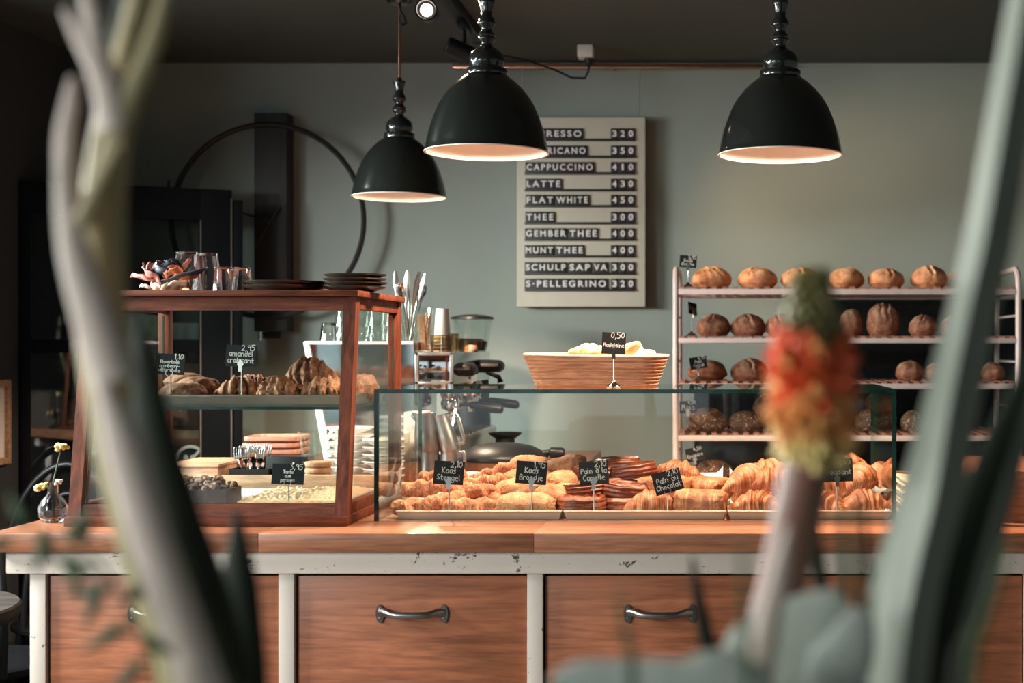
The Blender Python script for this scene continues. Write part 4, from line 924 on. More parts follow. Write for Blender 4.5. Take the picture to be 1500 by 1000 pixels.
sg = MB().lathe([(0, 0), (.019, 0), (.021, .003), (.027, .132), (.0255, .132), (.019, .006), (0, .005)], 28).build('stirrer_glass', M['glass'], None, (X(621, 4.1), 4.1, zh), ang=60); tag(sg, 'tall clear glass of wooden stirrers on the coffee machine', 'glass')
for k in range(9):
    o = MB().box(-.003, .003, -.0008, .0008, 0, .098+.006*(k % 3)).build('wooden_stirrer', M['wicker'], None, (X(621, 4.1)+rc2.uniform(-.010, .010), 4.1+rc2.uniform(-.010, .010), zh+.006), (R(rc2.uniform(-6, 6)), R(rc2.uniform(-7, 7)), rc2.uniform(0, 3)))
    tag(o, 'thin wooden stirrer standing in the tall clear glass', 'stirrer', 'wooden stirrers in the glass')
for k in range(5):
    mb = MB().lathe([(0, 0), (.019, 0), (.019, .002), (.0245, .085), (.026, .086), (.026, .089), (.024, .089), (.019, .004), (0, .004)], 28)
    o = mb.build('paper_cup', M['paper'], None, (X(648, 4.25), 4.25, zh+.089+.0105*k), (PI, 0, 0)); tag(o, 'white paper cup, %s from the bottom of the upturned stack on the coffee machine' % ORD[k], 'paper cup', 'paper cups in the stack')
for k, (px, yy, hh, rr2) in enumerate(((638, 4.05, .05, .016), (655, 4.06, .05, .017), (664, 4.2, .056, .017), (673, 4.3, .042, .013), (681, 4.4, .042, .013))):
    o = MB().lathe([(0, 0), (rr2*.85, 0), (rr2, hh), (rr2*.92, hh), (rr2*.78, .005), (0, .004)], 24).build('amber_tumbler', M['amber'], None, (X(px, yy) if px < 660 else min(X(px, yy), xc-.016), yy, zh)); tag(o, 'small smoky brown tumbler, %s from the left on the coffee machine head' % ORD[k], 'glass', 'smoky tumblers on the coffee machine')
ck_ = MB().lathe([(0, 0), (.02, 0), (.021, .004), (.021, .012), (.018, .02), (0, .022)], 24).build('biscuit', M['waffle'], None, (X(690, 4.5), 4.5, zh)); tag(ck_, 'single round biscuit at the far end of the coffee machine head', 'biscuit')
# milk jugs, box, black pan
def jug(label, loc, rot, mat, r=.033, h=.10, ha=0):
    t = thing('milk_jug', label, 'milk jug', loc, rot, 'steel milk jugs')
    MB().lathe([(0, 0), (r, 0), (r*1.03, .004), (r*.98, h*.45), (r*.82, h*.9), (r*.86, h), (r*.83, h), (r*.79, h*.9), (r*.94, h*.45), (r*.95, .006), (0, .005)], 40).build('body', mat, t)
    MB().tube([(r*.86, 0, h*.9), (r*1.6, 0, h*.9), (r*1.72, 0, h*.78), (r*1.7, 0, h*.25), (r*1.55, 0, h*.12), (r*.98, 0, h*.12)], [(.0045, .0016)]*6, 8, up=(0, 1, 0)).build('handle', mat, t)
    MB().tube([(-r*.75, 0, h*.86), (-r*1.0, 0, h*1.0), (-r*1.1, 0, h*1.03)], [(.008, .006), (.008, .004), (.003, .002)], 8).build('spout', mat, t)
    return t
for k, (px, rot, lab) in enumerate(((628, (0, 0, 0), 'brushed'), (657, (0, R(-3), 0), 'shiny'))):
    mt = M['pewter'] if k == 0 else M['steel']
    jug(lab+' steel milk jug, lower one of its stack behind the cheese sticks', (X(px, 3.70), 3.70, WT), (0, 0, 0), mt, .034 if k == 0 else .025, .105)
    jug(lab+' steel milk jug, upper one of its stack behind the cheese sticks', (X(px, 3.70)+(-.002 if k == 0 else .006), 3.70, WT+.098), (0, R(-4 if k == 0 else -16), 0), mt, .033 if k == 0 else .025, .10)
pb = thing('cardboard_box', 'narrow printed cardboard box behind the left glass of the counter case', 'box', (X(607, 3.82), 3.84, WT))
MB().box(-.022, .03, -.05, .05, 0, Z(603, 3.82)-WT, .001).build('body', M['flower_paper'], pb); MB().box(-.022, -.006, -.0505, -.05, .0, .14).build('front_print', M['kraft'], pb)
pn = thing('lidded_pan', 'black lidded round pan with a thick side handle right of the milk jugs', 'pan', (X(737, 3.83), 3.83, WT))
MB().lathe([(0, 0), (.075, 0), (.09, .01), (.118, .066), (.116, .07), (0, .07)], 48).build('body', M['kraft_brown'], pn)
MB().lathe([(.122, .064), (.124, .071), (.118, .082), (.08, .102), (.04, .110), (0, .112)], 48).build('lid', M['black'], pn, ang=60)
MB().tube([(.108, 0, .083), (.125, 0, .084), (.13, 0, .084), (.162, 0, .082), (.168, 0, .082)], [.008, .008, .015, .016, .012], 16).build('handle', M['black'], pn)
cj = MB().lathe([(0, 0), (.012, 0), (.0105, .026), (.013, .03), (.0125, .075), (.011, .075), (.010, .034), (0, .03)], 24).build('copper_cup', M['copper'], None, (X(675, 3.62), 3.62, WT+.0)); tag(cj, 'small copper measuring cup behind the kaas stengel sign', 'cup')
kb = MB().lathe([(0, 0), (.028, 0), (.032, .02), (.03, .085), (.05, .098), (.052, .104), (.028, .092), (0, .09)], 28).build('knock_box', M['black'], None, (X(740, 4.4), 4.4, WT)); tag(kb, 'black knock box at the right end of the coffee machine', 'knock box')
# bud vase with flowers at the left end
vx, vy = X(78, 2.99), 2.99
vs_ = MB().lathe([(0, 0), (.022, 0), (.03, .012), (.031, .03), (.022, .048), (.011, .06), (.010, .085), (.013, .088), (.0115, .088), (.0085, .083), (.009, .06), (.02, .047), (.028, .03), (.027, .012), (0, .004)], 32, mod=lambda th, z: 1+.02*math.cos(9*th)).build('bud_vase', M['tumbler'], None, (vx, vy, WT)); tag(vs_, 'small ribbed glass bud vase at the left end of the counter', 'vase')
for lab, tip, mt, sz in (('tall yellow flower in the bud vase', (90, 655), 'yarrow', .011), ('short yellow flower leaning left out of the bud vase', (61, 713), 'yarrow', .012), ('small white flower spray in the bud vase', (86, 706), 'paper', .008)):
    st = thing('cut_flower', lab, 'flower', (vx, vy, WT+.006))
    e = W(tip[0], tip[1], vy)-Vector((vx, vy, WT+.006))
    MB().tube([(-e.x*.1, 0, 0), (0, 0, .08), (e.x*.55, 0, .08+(e.z-.08)*.55), tuple(e)], .0016, 8).build('stem', M['grass'] if mt == 'yarrow' else M['agave'], st)
    mb = MB(); rv = random.Random(tip[0])
    for k in range(16):
        c = e+Vector((rv.uniform(-1, 1)*sz, rv.uniform(-1, 1)*sz, rv.uniform(-.5, .6)*sz)); s_ = sz*.45
        mb.lathe([(0, -s_), (s_*.8, -s_*.5), (s_, 0), (s_*.8, s_*.5), (0, s_*.8)], 8, c)
    mb.build('flower_head', M[mt], st, weld=False)
# ---------------------------------------------------------------- glass counter case
GX0, GX1, GY0, GY1, GZ = X(548, 3.0), X(1313, 3.0), 3.0, 3.436, Z(570, 3.0)
gc = thing('glass_case', 'low frameless glass case with green edges over the pastry trays', 'glass case', ((GX0+GX1)/2, (GY0+GY1)/2, WT)); OG = Vector(((GX0+GX1)/2, (GY0+GY1)/2, WT))
t_ = .009
glass_pane('front_glass', bp(GX0+t_, GX1-t_, GY0, GY0+t_*.8, WT, GZ-t_, OG), gc)
glass_pane('side_glass', bp(GX0, GX0+t_, GY0, GY1, WT, GZ-t_, OG), gc); glass_pane('side_glass', bp(GX1-t_, GX1, GY0, GY1, WT, GZ-t_, OG), gc)
xs_ = X(985, 3.0)
glass_pane('top_glass', bp(GX0, xs_-.0006, GY0, GY1, GZ-t_, GZ, OG), gc); glass_pane('top_glass', bp(xs_+.0006, GX1, GY0, GY1, GZ-t_, GZ, OG), gc)
TR = [('left', 580, 822), ('middle', 825.5, 1063), ('right', 1066, 1306)]
tz = WT+.0005; pt = tz+.0022
for nm_, a, b_ in TR:
    xa_, xb_ = X(a, 3.02), X(b_, 3.02)
    tray('baking_tray', '%s shallow metal baking tray inside the glass case' % nm_, xa_, xb_, 3.02, 3.415, tz, .0175, M['tray'], 'baking trays in the glass case')
    mb = MB(); wd_ = xb_-xa_-.012
    def pap(u, v):
        x_ = (u-.5)*wd_; y_ = .012+.376*v; e = max(0, abs(u-.5)*2-.93)/.07; f_ = max(0, v-.9)/.1
        zz = .0018+.001*nz((x_, y_, 0), 9, 3)+e*.016+f_*(.066+.012*nz((u*3, 0, 1), 2, a))
        if nm_ == 'left' and u < .5: zz += e*.018*v
        return Vector((x_*(1+.0*e), y_-.0*f_, zz))
    o = mb.surf(pap, 44, 30, False).build('paper_liner', M['paper'], None, ((xa_+xb_)/2, 3.02, tz)); o.modifiers.new('thick', 'SOLIDIFY').thickness = .0005
    tag(o, 'white baking paper lining the %s baking tray in the glass case' % nm_, 'paper', 'paper liners in the trays')
# cheese sticks: px, py of the middle, depth, heading, pitch
def P3(px, py, Y, h=.017): p = W(px, py, Y); return (p.x, Y, max(pt, p.z-h))
for k, (px, py, Y, rz, ry, lab) in enumerate(((622, 741, 3.075, 18, 0, 'cheese stick lowest at the front left corner of the left tray'), (660, 733, 3.10, 48, 0, 'cheese stick pointing forward below the kaas stengel sign'),
        (626, 714, 3.15, -28, -6, 'cheese stick pointing out to the left above the corner of the left tray'), (696, 741, 3.075, 14, 0, 'cheese stick at the front, right of the kaas stengel sign rod'), (668, 718, 3.17, 20, 0, 'cheese stick across the middle behind the kaas stengel sign'),
        (650, 699, 3.25, -30, -4, 'cheese stick at the back left of the heap, left of the sign'), (700, 709, 3.2, -8, -10, 'cheese stick sloping up right of the kaas stengel sign'), (728, 693, 3.27, -12, -20, 'cheese stick raised highest at the back of the heap'),
        (722, 722, 3.13, 40, 8, 'cheese stick next to the seeded rolls in the left tray'), (712, 733, 3.11, -30, 0, 'cheese stick end beside the front seeded roll'), (690, 724, 3.18, 110, 0, 'cheese stick in the middle of the heap'), (640, 726, 3.2, 100, 0, 'cheese stick lying under the left ones'))):
    place(ME['st%d' % (k % 4)], 'cheese_stick', lab, 'cheese stick', P3(px, py, Y), (0, ry, rz), 'cheese sticks in the left tray', .95)
for k, (px, py, Y, rz, rx, ry, lab, s) in enumerate(((770, 740, 3.07, 5, 0, 0, 'pale seeded roll at the front of the left tray, under its sign', 1.05), (765, 716, 3.15, -15, 0, -6, 'pale seeded roll in the second row behind the kaas broodje sign', 1.05), (815, 722, 3.14, 40, 20, 0, 'dark seeded roll leaning at the right edge of the left tray', 1),
        (828, 682, 3.28, -25, 10, -16, 'seeded roll on top of the heap, highest in the left tray', 1.0), (783, 680, 3.3, 20, 0, 8, 'seeded roll at the back, peeping over the kaas broodje sign', .95), (830, 702, 3.22, 60, 0, 0, 'seeded roll under the topmost one at the right', 1), (775, 700, 3.24, 0, 0, 0, 'seeded roll in the third row of the left tray', 1), (790, 727, 3.24, 15, 0, 0, 'seeded roll at the bottom of the heap in the left tray', 1))):
    place(ME['ro%d' % (k % 3)], 'seeded_roll', lab, 'roll', P3(px, py, Y, .026), (rx, ry, rz), 'seeded cheese rolls in the left tray', s)
for k, (px, py, Y, rx, ry, lab) in enumerate(((853, 738, 3.085, 0, 0, 'cinnamon roll at the front left of the middle tray'), (912, 741, 3.13, 0, 0, 'cinnamon roll lying flat behind the pain a la canelle sign rod'), (917, 718, 3.15, 4, -3, 'glossy cinnamon roll on the second layer, right of its sign'), (858, 718, 3.16, -3, 4, 'cinnamon roll on the second layer, left of its sign rod'),
        (930, 690, 3.24, 6, 6, 'glossy cinnamon roll on top of the heap, right of its sign'), (870, 694, 3.25, 0, -5, 'cinnamon roll behind the pain a la canelle sign'), (905, 682, 3.33, 0, 0, 'cinnamon roll highest at the back of the heap'), (860, 738, 3.25, 0, 0, 'cinnamon roll at the bottom of the heap, left side'), (925, 736, 3.27, 0, 0, 'cinnamon roll at the bottom of the heap, right side'), (895, 712, 3.3, 0, 0, 'cinnamon roll in the middle back of the heap'))):
    place(ME['ci%d' % (k % 3)], 'cinnamon_roll', lab, 'cinnamon roll', P3(px, py, Y, .017), (rx, ry, 50*k), 'cinnamon rolls in the middle tray')
for k, (me, px, py, Y, rz, rx, ry, lab, s) in enumerate((('cr2', 955, 738, 3.07, 10, 0, 0, 'striped chocolate pastry at the front, under the pain au chocolat sign', 1.0), ('ch0', 1026, 735, 3.075, -6, 0, 3, 'large square chocolate pastry at the front right of the middle tray', 1.05), ('ch1', 972, 712, 3.17, 48, 0, 0, 'chocolate pastry in the second row behind its sign', 1), ('cr3', 992, 698, 3.25, -20, 0, 5, 'round striped chocolate pastry at the back, above its sign', 1.12), ('ch2', 1036, 714, 3.21, -35, 0, 0, 'chocolate pastry second row at the right edge of the middle tray', 1), ('ch1', 985, 728, 3.28, 0, 0, 0, 'chocolate pastry at the bottom of the back row in the middle tray', 1))):
    place(ME[me], 'chocolate_pastry', lab, 'chocolate pastry', P3(px, py, Y, .024), (rx, ry, rz), 'chocolate pastries in the middle tray', s)
for k, (px, py, Y, rz, rx, ry, lab) in enumerate(((1108, 738, 3.075, 170, 0, 0, 'pale croissant at the front left of the right tray'), (1095, 702, 3.17, 62, 0, 0, 'striped croissant standing on end at the left of the right tray'), (1132, 702, 3.15, 178, 12, 0, 'pale croissant lying on the front one, under the orange flower'), (1125, 690, 3.27, 20, 0, 0, 'darker croissant behind the two pale croissants'),
        (1205, 738, 3.09, 150, 0, 0, 'croissant at the front, half hidden by the flower stem'), (1266, 737, 3.09, 195, 0, 0, 'striped croissant alone at the front right corner of the right tray'), (1215, 712, 3.2, 30, 0, 0, 'croissant in the second row behind the croissant sign'), (1262, 700, 3.25, 75, 0, 0, 'dark croissant standing in the second row at the right'), (1292, 695, 3.3, 100, 0, 0, 'croissant leaning at the right back corner of the right tray'), (1240, 682, 3.32, 10, 0, 0, 'croissant highest at the back of the right tray'), (1160, 725, 3.2, 0, 0, 0, 'croissant at the bottom of the heap, behind the flower'), (1245, 722, 3.28, 0, 0, 0, 'croissant at the bottom of the back row in the right tray'), (1110, 720, 3.26, 0, 0, 0, 'croissant at the bottom left of the heap in the right tray'))):
    place(ME['cr%d' % (k % 4)], 'croissant', lab, 'croissant', P3(px, py, Y, .026), (rx, ry, rz), 'croissants in the right tray', 1.0 if k not in (1, 7) else 1.08)
sy = 3.036
def csign(label, px, py, wpx, hpx, price, lines, roll, clip='spade', bpy_=752):
    z0 = tz+.002; price_sign(label, (X(px, sy), sy, z0), Z(py, sy)-z0, wpx*sy/F, hpx*sy/F, price, lines, roll, 0, clip=clip, dish=False)
csign('black price sign for kaas stengel at 2,10 in the left tray', 658, 692, 44, 34, '2,10', ['Kaas', 'Stengel'], 3)
csign('black price sign for kaas broodje at 1,95 in the left tray', 779, 692, 45, 33, '1,95', ['Kaas', 'Broodje'], 4)
csign('black price sign for pain a la canelle at 2,10 in the middle tray', 870, 692, 43, 34, '2,10', ['Pain \u00e0 la', 'Canelle'], -4)
csign('tilted black price sign for pain au chocolat at 2,10 in the middle tray', 978, 705, 42, 32, '2,10', ['Pain au', 'Chocolat'], -16, 'ring')
csign('black price sign for croissant at 1,35 in the right tray', 1226, 688, 46, 34, '1,35', ['Croissant'], -2)

# ---------------------------------------------------------------- basket of madeleines on the glass case
by = 3.28; bz = GZ+.0005
bk_ = thing('bread_basket', 'oblong coiled cane basket of cakes on top of the glass case', 'basket', (X(870, 3.2), by, bz))
def rrect(u, a, b_, r):
    per = [2*(a-r), PI*r/2, 2*(b_-r), PI*r/2]*2; tot = sum(per); s_ = u*tot
    segs = [((a-r, b_), (-1, 0)), ((-a+r, b_-r), 90), ((-a, b_-r), (0, -1)), ((-a+r, -b_+r), 180), ((-a+r, -b_), (1, 0)), ((a-r, -b_+r), 270), ((a, -b_+r), (0, 1)), ((a-r, b_-r), 0)]
    for L2, (p, d) in zip(per, segs):
        if s_ <= L2 or (p, d) == segs[-1]:
            if isinstance(d, tuple): return Vector((p[0]+d[0]*s_, p[1]+d[1]*s_))
            an = R(d)+s_/r; return Vector((p[0]+r*math.cos(an), p[1]+r*math.sin(an)))
        s_ -= L2
bh = Z(518, 3.2)-bz; NC = 9
def bask(u, v):
    if v < .62: k = v/.62; inn = 0
    else: k = 1-(v-.62)/.38; inn = 1
    rip = .0036*abs(math.sin(PI*NC*k)) if k > 0 else 0
    a = .138+.028*k+(rip if not inn else -.010-rip*.5); b_ = .066+.016*k+(rip if not inn else -.010)
    p = rrect(u, a, b_, .045); dz = .003*math.sin(2*PI*u*1.0)*k
    return Vector((p.x, p.y, max(.0 if not inn else .006, bh*k+dz)))
MB().surf(bask, 72, 110).build('woven_wall', M['wicker'], bk_, ang=60)
MB().prism([(rrect(u/48, .135, .064, .045).x, rrect(u/48, .135, .064, .045).y) for u in range(48)], .006, Matrix.Rotation(PI/2, 4, 'X') @ Matrix.Scale(1, 4)).build('bottom', M['wicker'], bk_, (0, 0, .0))
def madeleine(seed):
    def fn(u, v):
        ph = PI*v; th = 2*PI*u; s = math.sin(ph)
        w_ = .020*(1+.25*math.cos(ph))
        z_ = s*math.sin(th); rib = 1+.06*math.cos(th*9)*(1 if z_ < 0 else 0)
        return Vector((.038*math.cos(ph), w_*s*math.cos(th)*rib, .013*z_*rib+(.006*math.exp(-(math.cos(ph)/.4)**2) if z_ > 0 else 0)))
    return mesh_of(MB().surf(fn, 36, 26), 'madeleine', M['madel'])
M['madel'] = baked('madeleine_crust', (.52, .22, .07), (.76, .42, .17), (.86, .62, .33), scale=22, rough=.5, bmp=.3)
M['madel_pale'] = plain('pale_sponge', (.82, .68, .42), .6, 0, .06)
ME['mad'] = madeleine(0)
for k, (px, py, rot, lab) in enumerate(((855, 516, (0, 2, 5), 'golden madeleine lying left of the madeleine sign, near the basket rim'), (880, 517, (10, 0, 30), 'golden madeleine directly behind the madeleine sign'), (921, 514, (0, -35, -30), 'golden madeleine just right of the madeleine sign'))):
    place(ME['mad'], 'madeleine', lab, 'madeleine', tuple(W(px, py, 3.25)), rot, 'madeleines in the basket', .95)
o = place(mesh_of(m_roll(44, .042, .03, .020, True), 'sponge_cake', M['madel_pale']), 'sponge_cake', 'pale sponge cake piece behind the left madeleine in the basket', 'cake', tuple(W(863, 514, 3.3)), (0, 0, 15))
o = place(mesh_of(m_roll(45, .05, .05, .022, False), 'sponge_cake', M['madel_pale']), 'sponge_cake', 'pale sponge cake at the right end of the basket', 'cake', tuple(W(945, 524, 3.3)), (0, 0, 15))
pap_ = MB().hexa([Vector((x_, y_, z_)) for x_, y_, z_ in ((-.022, 0, -.012), (.030, 0, -.018), (.030, .0008, -.018), (-.022, .0008, -.012), (-.004, .004, .010), (.012, .006, .017), (.012, .0068, .017), (-.004, .0048, .010))]).build('paper_sheet', M['paper'], None, tuple(W(930, 512, 3.27))); tag(pap_, 'white folded paper corner sticking up in the basket', 'paper')
fb_ = MB().surf(lambda u, v: Vector(((u-.5)*.27, (v-.5)*.12, .01*nz((u*4, v*3, 0), 1.5, 8))), 20, 12, False).build('basket_cloth', M['paper'], None, (X(870, 3.2), by, bz+bh*.62)); fb_.modifiers.new('thick', 'SOLIDIFY').thickness = .002; tag(fb_, 'pale cloth lining inside the basket under the madeleines', 'cloth')
price_sign('black price sign for madeleine on a chrome stand in front of the basket', (X(899, 3.12), 3.12, GZ+.0003), Z(503, 3.12)-GZ, .053, .049, '0,50', ['Madeleine'], 3, 6, lean=12)

# ---------------------------------------------------------------- bread rack
RY0, RY1 = 4.5, 4.86
rx0, rx1 = X(990, RY0), X(1492, RY0)
rk = thing('bread_rack', 'pinkish-white tubular bread rack with slatted shelves against the back wall', 'rack', ((rx0+rx1)/2, 4.68, 0)); OK = Vector(((rx0+rx1)/2, 4.68, 0))
ztr = Z(393, RY0)
for x_ in (rx0, rx1):
    rcn = .05; pts = [(x_, RY0, 0), (x_, RY0, ztr-rcn)]+[(x_, RY0+rcn*(1-math.cos(a)), ztr-rcn+rcn*math.sin(a)) for a in (.4, .8, 1.2, PI/2)]+[(x_, RY1-rcn*(1-math.sin(a)), ztr-rcn+rcn*math.cos(a)) for a in (0, .4, .8, 1.2)]+[(x_, RY1, ztr-rcn), (x_, RY1, 0)]
    MB().tube([Vector(p)-OK for p in pts], .0098, 12).build('upright', M['pink_white'], rk, ang=60)
SH = [(423, 431.5), (495, 502.5), (561.5, 569.5), (637.5, 645.5), (712, 720)]
ZS = []
for k, (pa, pb_) in enumerate(SH):
    za_, zb_ = Z(pb_, RY0), Z(pa, RY0)
    s_ = MB().box(rx0-OK.x+.008, rx1-OK.x-.008, RY0-OK.y-.008, RY0-OK.y+.008, za_, zb_, .003).build('shelf', M['pink_white'], rk)
    MB().box(rx0-OK.x+.008, rx1-OK.x-.008, RY1-OK.y-.008, RY1-OK.y+.008, za_, zb_, .003).build('back_bar', M['pink_white'], s_)
    mb = MB(); n_ = 32
    for i in range(n_):
        xx = rx0-OK.x+.02+(rx1-rx0-.04)*i/(n_-1); mb.box(xx-.0085, xx+.0085, RY0-OK.y-.006, RY1-OK.y+.006, zb_-.001, zb_+.007)
    mb.box(rx0-OK.x+.01, rx1-OK.x-.01, RY0-OK.y+.10, RY0-OK.y+.12, zb_-.008, zb_); mb.box(rx0-OK.x+.01, rx1-OK.x-.01, RY0-OK.y+.26, RY0-OK.y+.28, zb_-.008, zb_)
    mb.build('slats', M['plate_wood'], s_, weld=False); ZS.append(zb_+.007)
    for x_ in (rx0, rx1): MB().cyl((x_-OK.x, RY0-OK.y, (za_+zb_)/2), (x_-OK.x, RY1-OK.y, (za_+zb_)/2), .006, n=8).build('side_bar', M['pink_white'], s_)
for py in (462, 530, 598, 668):
    for x_ in (rx0, rx1): MB().cyl((x_-OK.x, RY0-OK.y, Z(py, RY0)), (x_-OK.x, RY1-OK.y, Z(py, RY0)), .004, n=8).build('rung', M['pink_white'], rk)
LY = 4.62
def lf(k, seed, px, wpx, hpx, cuts, rz, mat, lab, Y=LY, dz=0, rot=(0, 0), squash=.95, nse=.06):
    rx_ = wpx*Y/F/2; me = mesh_of(m_loaf(seed, rx_, rx_*squash, hpx*Y/F*1.02, cuts, nse), 'bread_loaf', M[mat])
    place(me, 'bread_loaf', lab, 'bread', (X(px, Y), Y, ZS[k]+dz), (rot[0], rot[1], rz), 'loaves on the bread rack')
w3 = ((.2, -.25, .9), (.5, .3, .7)); w1 = ((0.3, 0.0, 1.0),); w2 = ((-.4, -.15, 1.0),)
lf(0, 1, 1042, 59, 31, w3, 0, 'white_loaf', 'pale split loaf next to the sign on the top shelf, leftmost')
lf(0, 2, 1110, 58, 31, ((-.3, -.3, 1.1),), 0, 'white_loaf', 'pale loaf with one left-leaning split, second on the top shelf')
lf(0, 3, 1172, 58, 30, w1, 0, 'white_loaf', 'pale loaf mostly hidden behind the orange flower on the top shelf')
lf(0, 4, 1239, 56, 30, w3, 70, 'white_loaf', 'pale rough-topped loaf just right of the flower tip, top shelf')
lf(0, 5, 1298, 55, 29, w2, 30, 'white_loaf', 'floury flat-topped loaf, second right of the flower, top shelf')
lf(0, 6, 1361, 54, 33, ((.15, 0, 1.3),), 0, 'white_loaf', 'pale peaked loaf beside the big leaf on the top shelf')
lf(0, 7, 1408, 52, 27, w1, 0, 'white_loaf', 'pale loaf behind the big leaf on the top shelf', 4.7)
lf(1, 8, 1045, 50, 32, w2, 0, 'brown_loaf', 'brown loaf next to the turned sign on the second shelf')
lf(1, 9, 1096, 52, 33, w1, 0, 'brown_loaf', 'dark brown round loaf, second on the second shelf')
lf(1, 10, 1146, 50, 33, w3, 0, 'brown_loaf', 'brown loaf at the left edge of the orange flower, second shelf')
lf(1, 11, 1246, 44, 40, w1, 90, 'brown_loaf', 'narrow brown loaf right behind the flower, second shelf', 4.66, 0, (0, 0), .8)
lf(1, 12, 1294, 50, 49, ((0, -.2, .9), (0, .2, .9)), 0, 'brown_loaf', 'tall brown loaf propped upright on the second shelf', 4.64, 0, (0, 0), .8)
lf(1, 13, 1352, 42, 31, w2, 0, 'brown_loaf', 'small brown loaf beside the big leaf on the second shelf')
lf(1, 31, 1400, 46, 31, w1, 0, 'brown_loaf', 'brown loaf behind the big leaf on the second shelf')
lf(2, 14, 1036, 58, 31, (), 0, 'brown_loaf', 'floury round loaf behind the sign on the third shelf')
lf(2, 15, 1098, 56, 32, w1, 0, 'brown_loaf', 'floury loaf left of the orange flower on the third shelf')
lf(2, 16, 1165, 54, 31, w1, 0, 'brown_loaf', 'brown loaf hidden behind the flower on the third shelf')
lf(2, 17, 1333, 42, 29, (), 0, 'brown_loaf', 'small floury round loaf just left of the big leaf, third shelf')
lf(2, 18, 1375, 44, 26, w1, 0, 'brown_loaf', 'brown loaf hidden behind the big leaf on the third shelf')
lf(2, 19, 1454, 36, 27, (), 0, 'brown_loaf', 'small brown loaf at the far right end of the third shelf')
lf(3, 20, 1036, 60, 34, (), 0, 'seed_loaf', 'dark seeded loaf next to the sign on the fourth shelf')
lf(3, 21, 1092, 50, 30, (), 0, 'seed_loaf', 'dark round seeded loaf, second on the fourth shelf')
lf(3, 22, 1128, 50, 30, (), 0, 'brown_loaf', 'brown loaf raised behind the second seeded loaf, fourth shelf', 4.74, .05)
lf(3, 32, 1128, 50, 30, (), 20, 'seed_loaf', 'dark seeded loaf under the raised brown one, fourth shelf', 4.74)
lf(3, 23, 1274, 44, 32, (), 0, 'seed_loaf', 'seeded loaf seen through the right glass, fourth shelf')
lf(3, 24, 1290, 46, 28, (), 0, 'brown_loaf', 'brown loaf raised at the back, right of the flower, fourth shelf', 4.76, .06)
lf(3, 33, 1290, 46, 30, (), 40, 'seed_loaf', 'seeded loaf under the raised brown one right of the flower', 4.76)
lf(3, 25, 1337, 36, 30, (), 0, 'seed_loaf', 'small seeded loaf right of the glass case on the fourth shelf')
lf(4, 26, 1045, 60, 30, (), 0, 'seed_loaf', 'dark loaf at the left on the lowest visible shelf')
def rsign(label, px, py, k, wpx, hpx, price, lines, roll, yaw=0, Y=4.53, clip='spade', lit=True):
    price_sign(label, (X(px, Y), Y, ZS[k]), Z(py, Y)-ZS[k], wpx*Y/F, hpx*Y/F, price, lines, roll, yaw, clip=clip, lit=lit, group='handwritten price signs on the bread rack')
rsign('black price sign on a chrome stand at the left of the top shelf', 1008, 383, 0, 25, 18, '3,95', ['Boule', 'Blanche'], 4)
rsign('blank-looking black sign turned edgeways on the second shelf', 1013, 452, 1, 22, 18, '', ['Pain'], 8, 58)
rsign('black price sign in front of the first floury loaf on the third shelf', 1023, 531, 2, 25, 18, '4,95', ['Pain', 'Cereal'], -9)
rsign('black price sign at the left of the fourth shelf beside the seeded loaf', 1008, 596, 3, 25, 18, '4,50', ['Mais'], -2)
rsign('tilted black price sign on the lowest visible shelf of the bread rack', 1018, 665, 4, 26, 20, '4,50', ['Epeautre'], -14)
# dark glass-fronted fridge behind the right part of the rack
fg = thing('dark_fridge', 'dark glass-fronted cabinet standing behind the right part of the bread rack', 'cabinet', (0, 5.04, 0))
fx0 = X(1205, 4.9)
MB().box(fx0, 1.62, 0, .15, .0, Z(436, 4.9), .004).build('body', M['navy_glass'], fg)
MB().box(fx0+.02, 1.60, -.008, 0, .06, Z(436, 4.9)-.02, .002).build('door', M['navy_glass'], fg)
lb = MB().box(X(1016, 5.0), fx0-.004, 5.06, 5.19, 0, Z(572, 5.0), .003).build('dark_board', M['navy_glass']); tag(lb, 'low dark board behind the left part of the bread rack', 'board')

# ---------------------------------------------------------------- right end of the counter
for k in range(9):
    mb = MB(); wv = .004*(k % 3)
    o = mb.surf(lambda u, v: Vector((u*.14, v*.19, .0035+.004*math.sin(u*5+k)*(1 if k > 0 else 0)*.6+.002*nz((u*3, v*3, k), 1.5, k))), 14, 14, False).build('paper_bag', M['kraft'], None, (.385+wv, 3.02+.003*(k % 2), WT+.0018+.0088*k), (0, 0, R((k % 3)-1)))
    o.modifiers.new('thick', 'SOLIDIFY').thickness = .005
    tag(o, 'flat cream paper bag, %s from the bottom of the pile beside the glass case' % ORD[k], 'paper bag', 'paper bags in the pile')
bxr = thing('wooden_box', 'plain brown wooden box at the right end of the counter', 'box', (.80, 3.2, WT))
MB().box(-.24, .19, -.22, .2, 0, Z(690, 2.98)-WT, .002).build('body', M['top'], bxr)
bd = MB().box(-.085, .085, 0, .018, 0, Z(690, 3.3)-WT, .002).build('wooden_board', M['top'], None, (.47, 3.3, WT)); tag(bd, 'upright wooden board behind the paper bags', 'board')
wr = MB().box(-.042, .042, 0, .02, 0, .1, .006).build('wrapped_parcel', M['agave'], None, (X(1438, 2.93), 2.93, WT), (0, R(-3), 0)); tag(wr, 'pale parcel in front of the wooden box behind the leaves', 'parcel')
